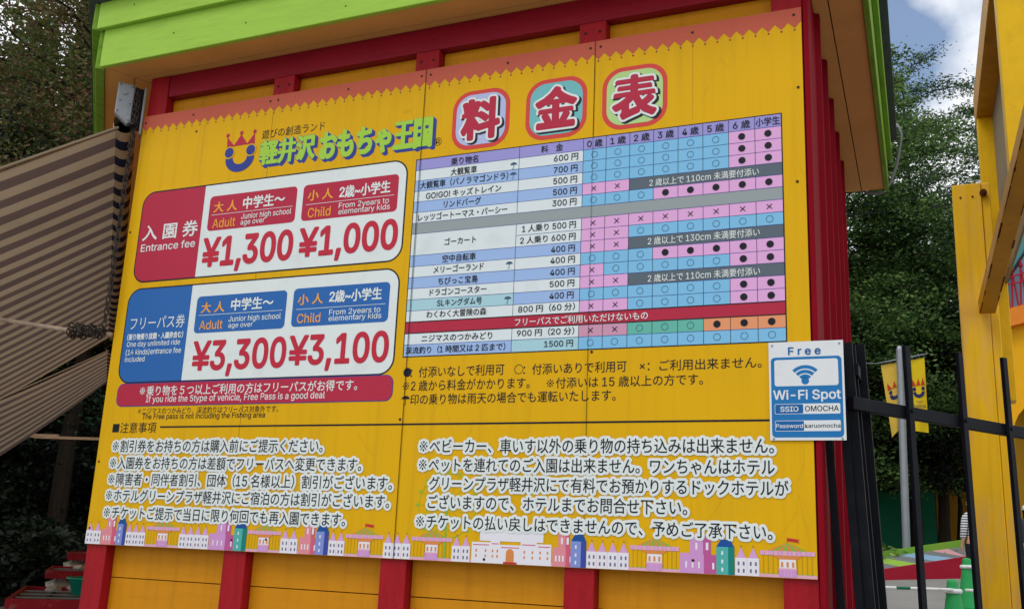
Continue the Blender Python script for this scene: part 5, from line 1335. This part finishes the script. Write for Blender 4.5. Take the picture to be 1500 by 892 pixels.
tree('broadleaf_tree', 'dark green tree beside the green eaves corner', -8.9, 12.2, 12.6, 3.6, .16, 'leaf_fir', 80, 24000, .12, 'round', TL, .1)
tree('broadleaf_tree', 'very dark tree under the awning at the far left', -12.8, 9.2, 8.6, 3.6, .10, 'leaf_shaded', 70, 18000, .13, 'round', TL, .1)
tree('broadleaf_tree', 'very dark tree filling the shade beside the board', -8.3, 13.6, 8.0, 3.6, .08, 'leaf_shaded', 70, 18000, .13, 'round', TL, .1)
tree('conifer_tree', 'tall dark conifer deep in the woodland on the left', -15.0, 18.5, 19.5, 4.8, .1, 'leaf_shaded', 90, 22000, .18, 'cone', TL, .1)
tree('broadleaf_tree', 'tall olive tree at the back of the left woodland', -10.6, 18.0, 18.5, 4.8, .15, 'leaf_olive', 90, 24000, .16, 'round', TL, .05)
M('leaf_mould', '#2a241c', 0.95, var=0.4, scale=3, bump=0.6)
m = MB(); ys_ = [3.0, 5, 7.5, 10, 12.5, 15, 25, 60]
fl = [(x, y, gz(y) + .006) for y in ys_ for x in (-60, -7.6 if y < 8 else -3.2)]
fl[1] = (-4.2, 3.0, gz(3) + .006)
m.add(fl, [(2 * k, 2 * k + 1, 2 * k + 3, 2 * k + 2) for k in range(len(ys_) - 1)], 'leaf_mould'); o = m.build('woodland_ground'); o['kind'] = 'structure'
# thicket closing the ground between the trunks
def thicket(name, spans, n, size, mat):
    P = []
    for (x0, x1, y0, y1, h) in spans:
        k = n // len(spans); a = rng.uniform(size=k)
        x = x0 + (x1 - x0) * a; y = y0 + (y1 - y0) * a + rng.normal(size=k) * .8
        hh = h * (.65 + .35 * np.sin(x * 1.7 + y) * np.sin(x * .6 - y * 1.1))
        z = np.array([gz(v) if v > 0 else .1 for v in y]) + hh * rng.uniform(size=k) ** .8
        P.append(np.stack([x, y, z], 1))
    o = leaves(name, np.concatenate(P), size, mat); o['kind'] = 'stuff'; return o
thicket('undergrowth', [(-19, -6.5, 11, 22, 4.6), (-17, -9, 17, 24, 6.0), (-16, -7.4, 7.0, 13.5, 2.6), (-14, -7.2, 5.0, 9.0, 1.1)], 210000, .07, 'leaf_shaded')
thicket('woodland_backdrop', [(-3, 11, 36, 38, 9.0), (-3, 11, 41, 42, 11.0)], 110000, .17, 'leaf_fir')
thicket('woodland_backdrop', [(-30, -10, 22, 34, 24.0), (-26, -9, 26, 36, 24.0), (-34, -20, 12, 26, 22.0)], 260000, .27, 'leaf_olive')
thicket('weeds', [(0.3, 4.5, 20.6, 20.6, 0.95)], 5000, .07, 'leaf_green')
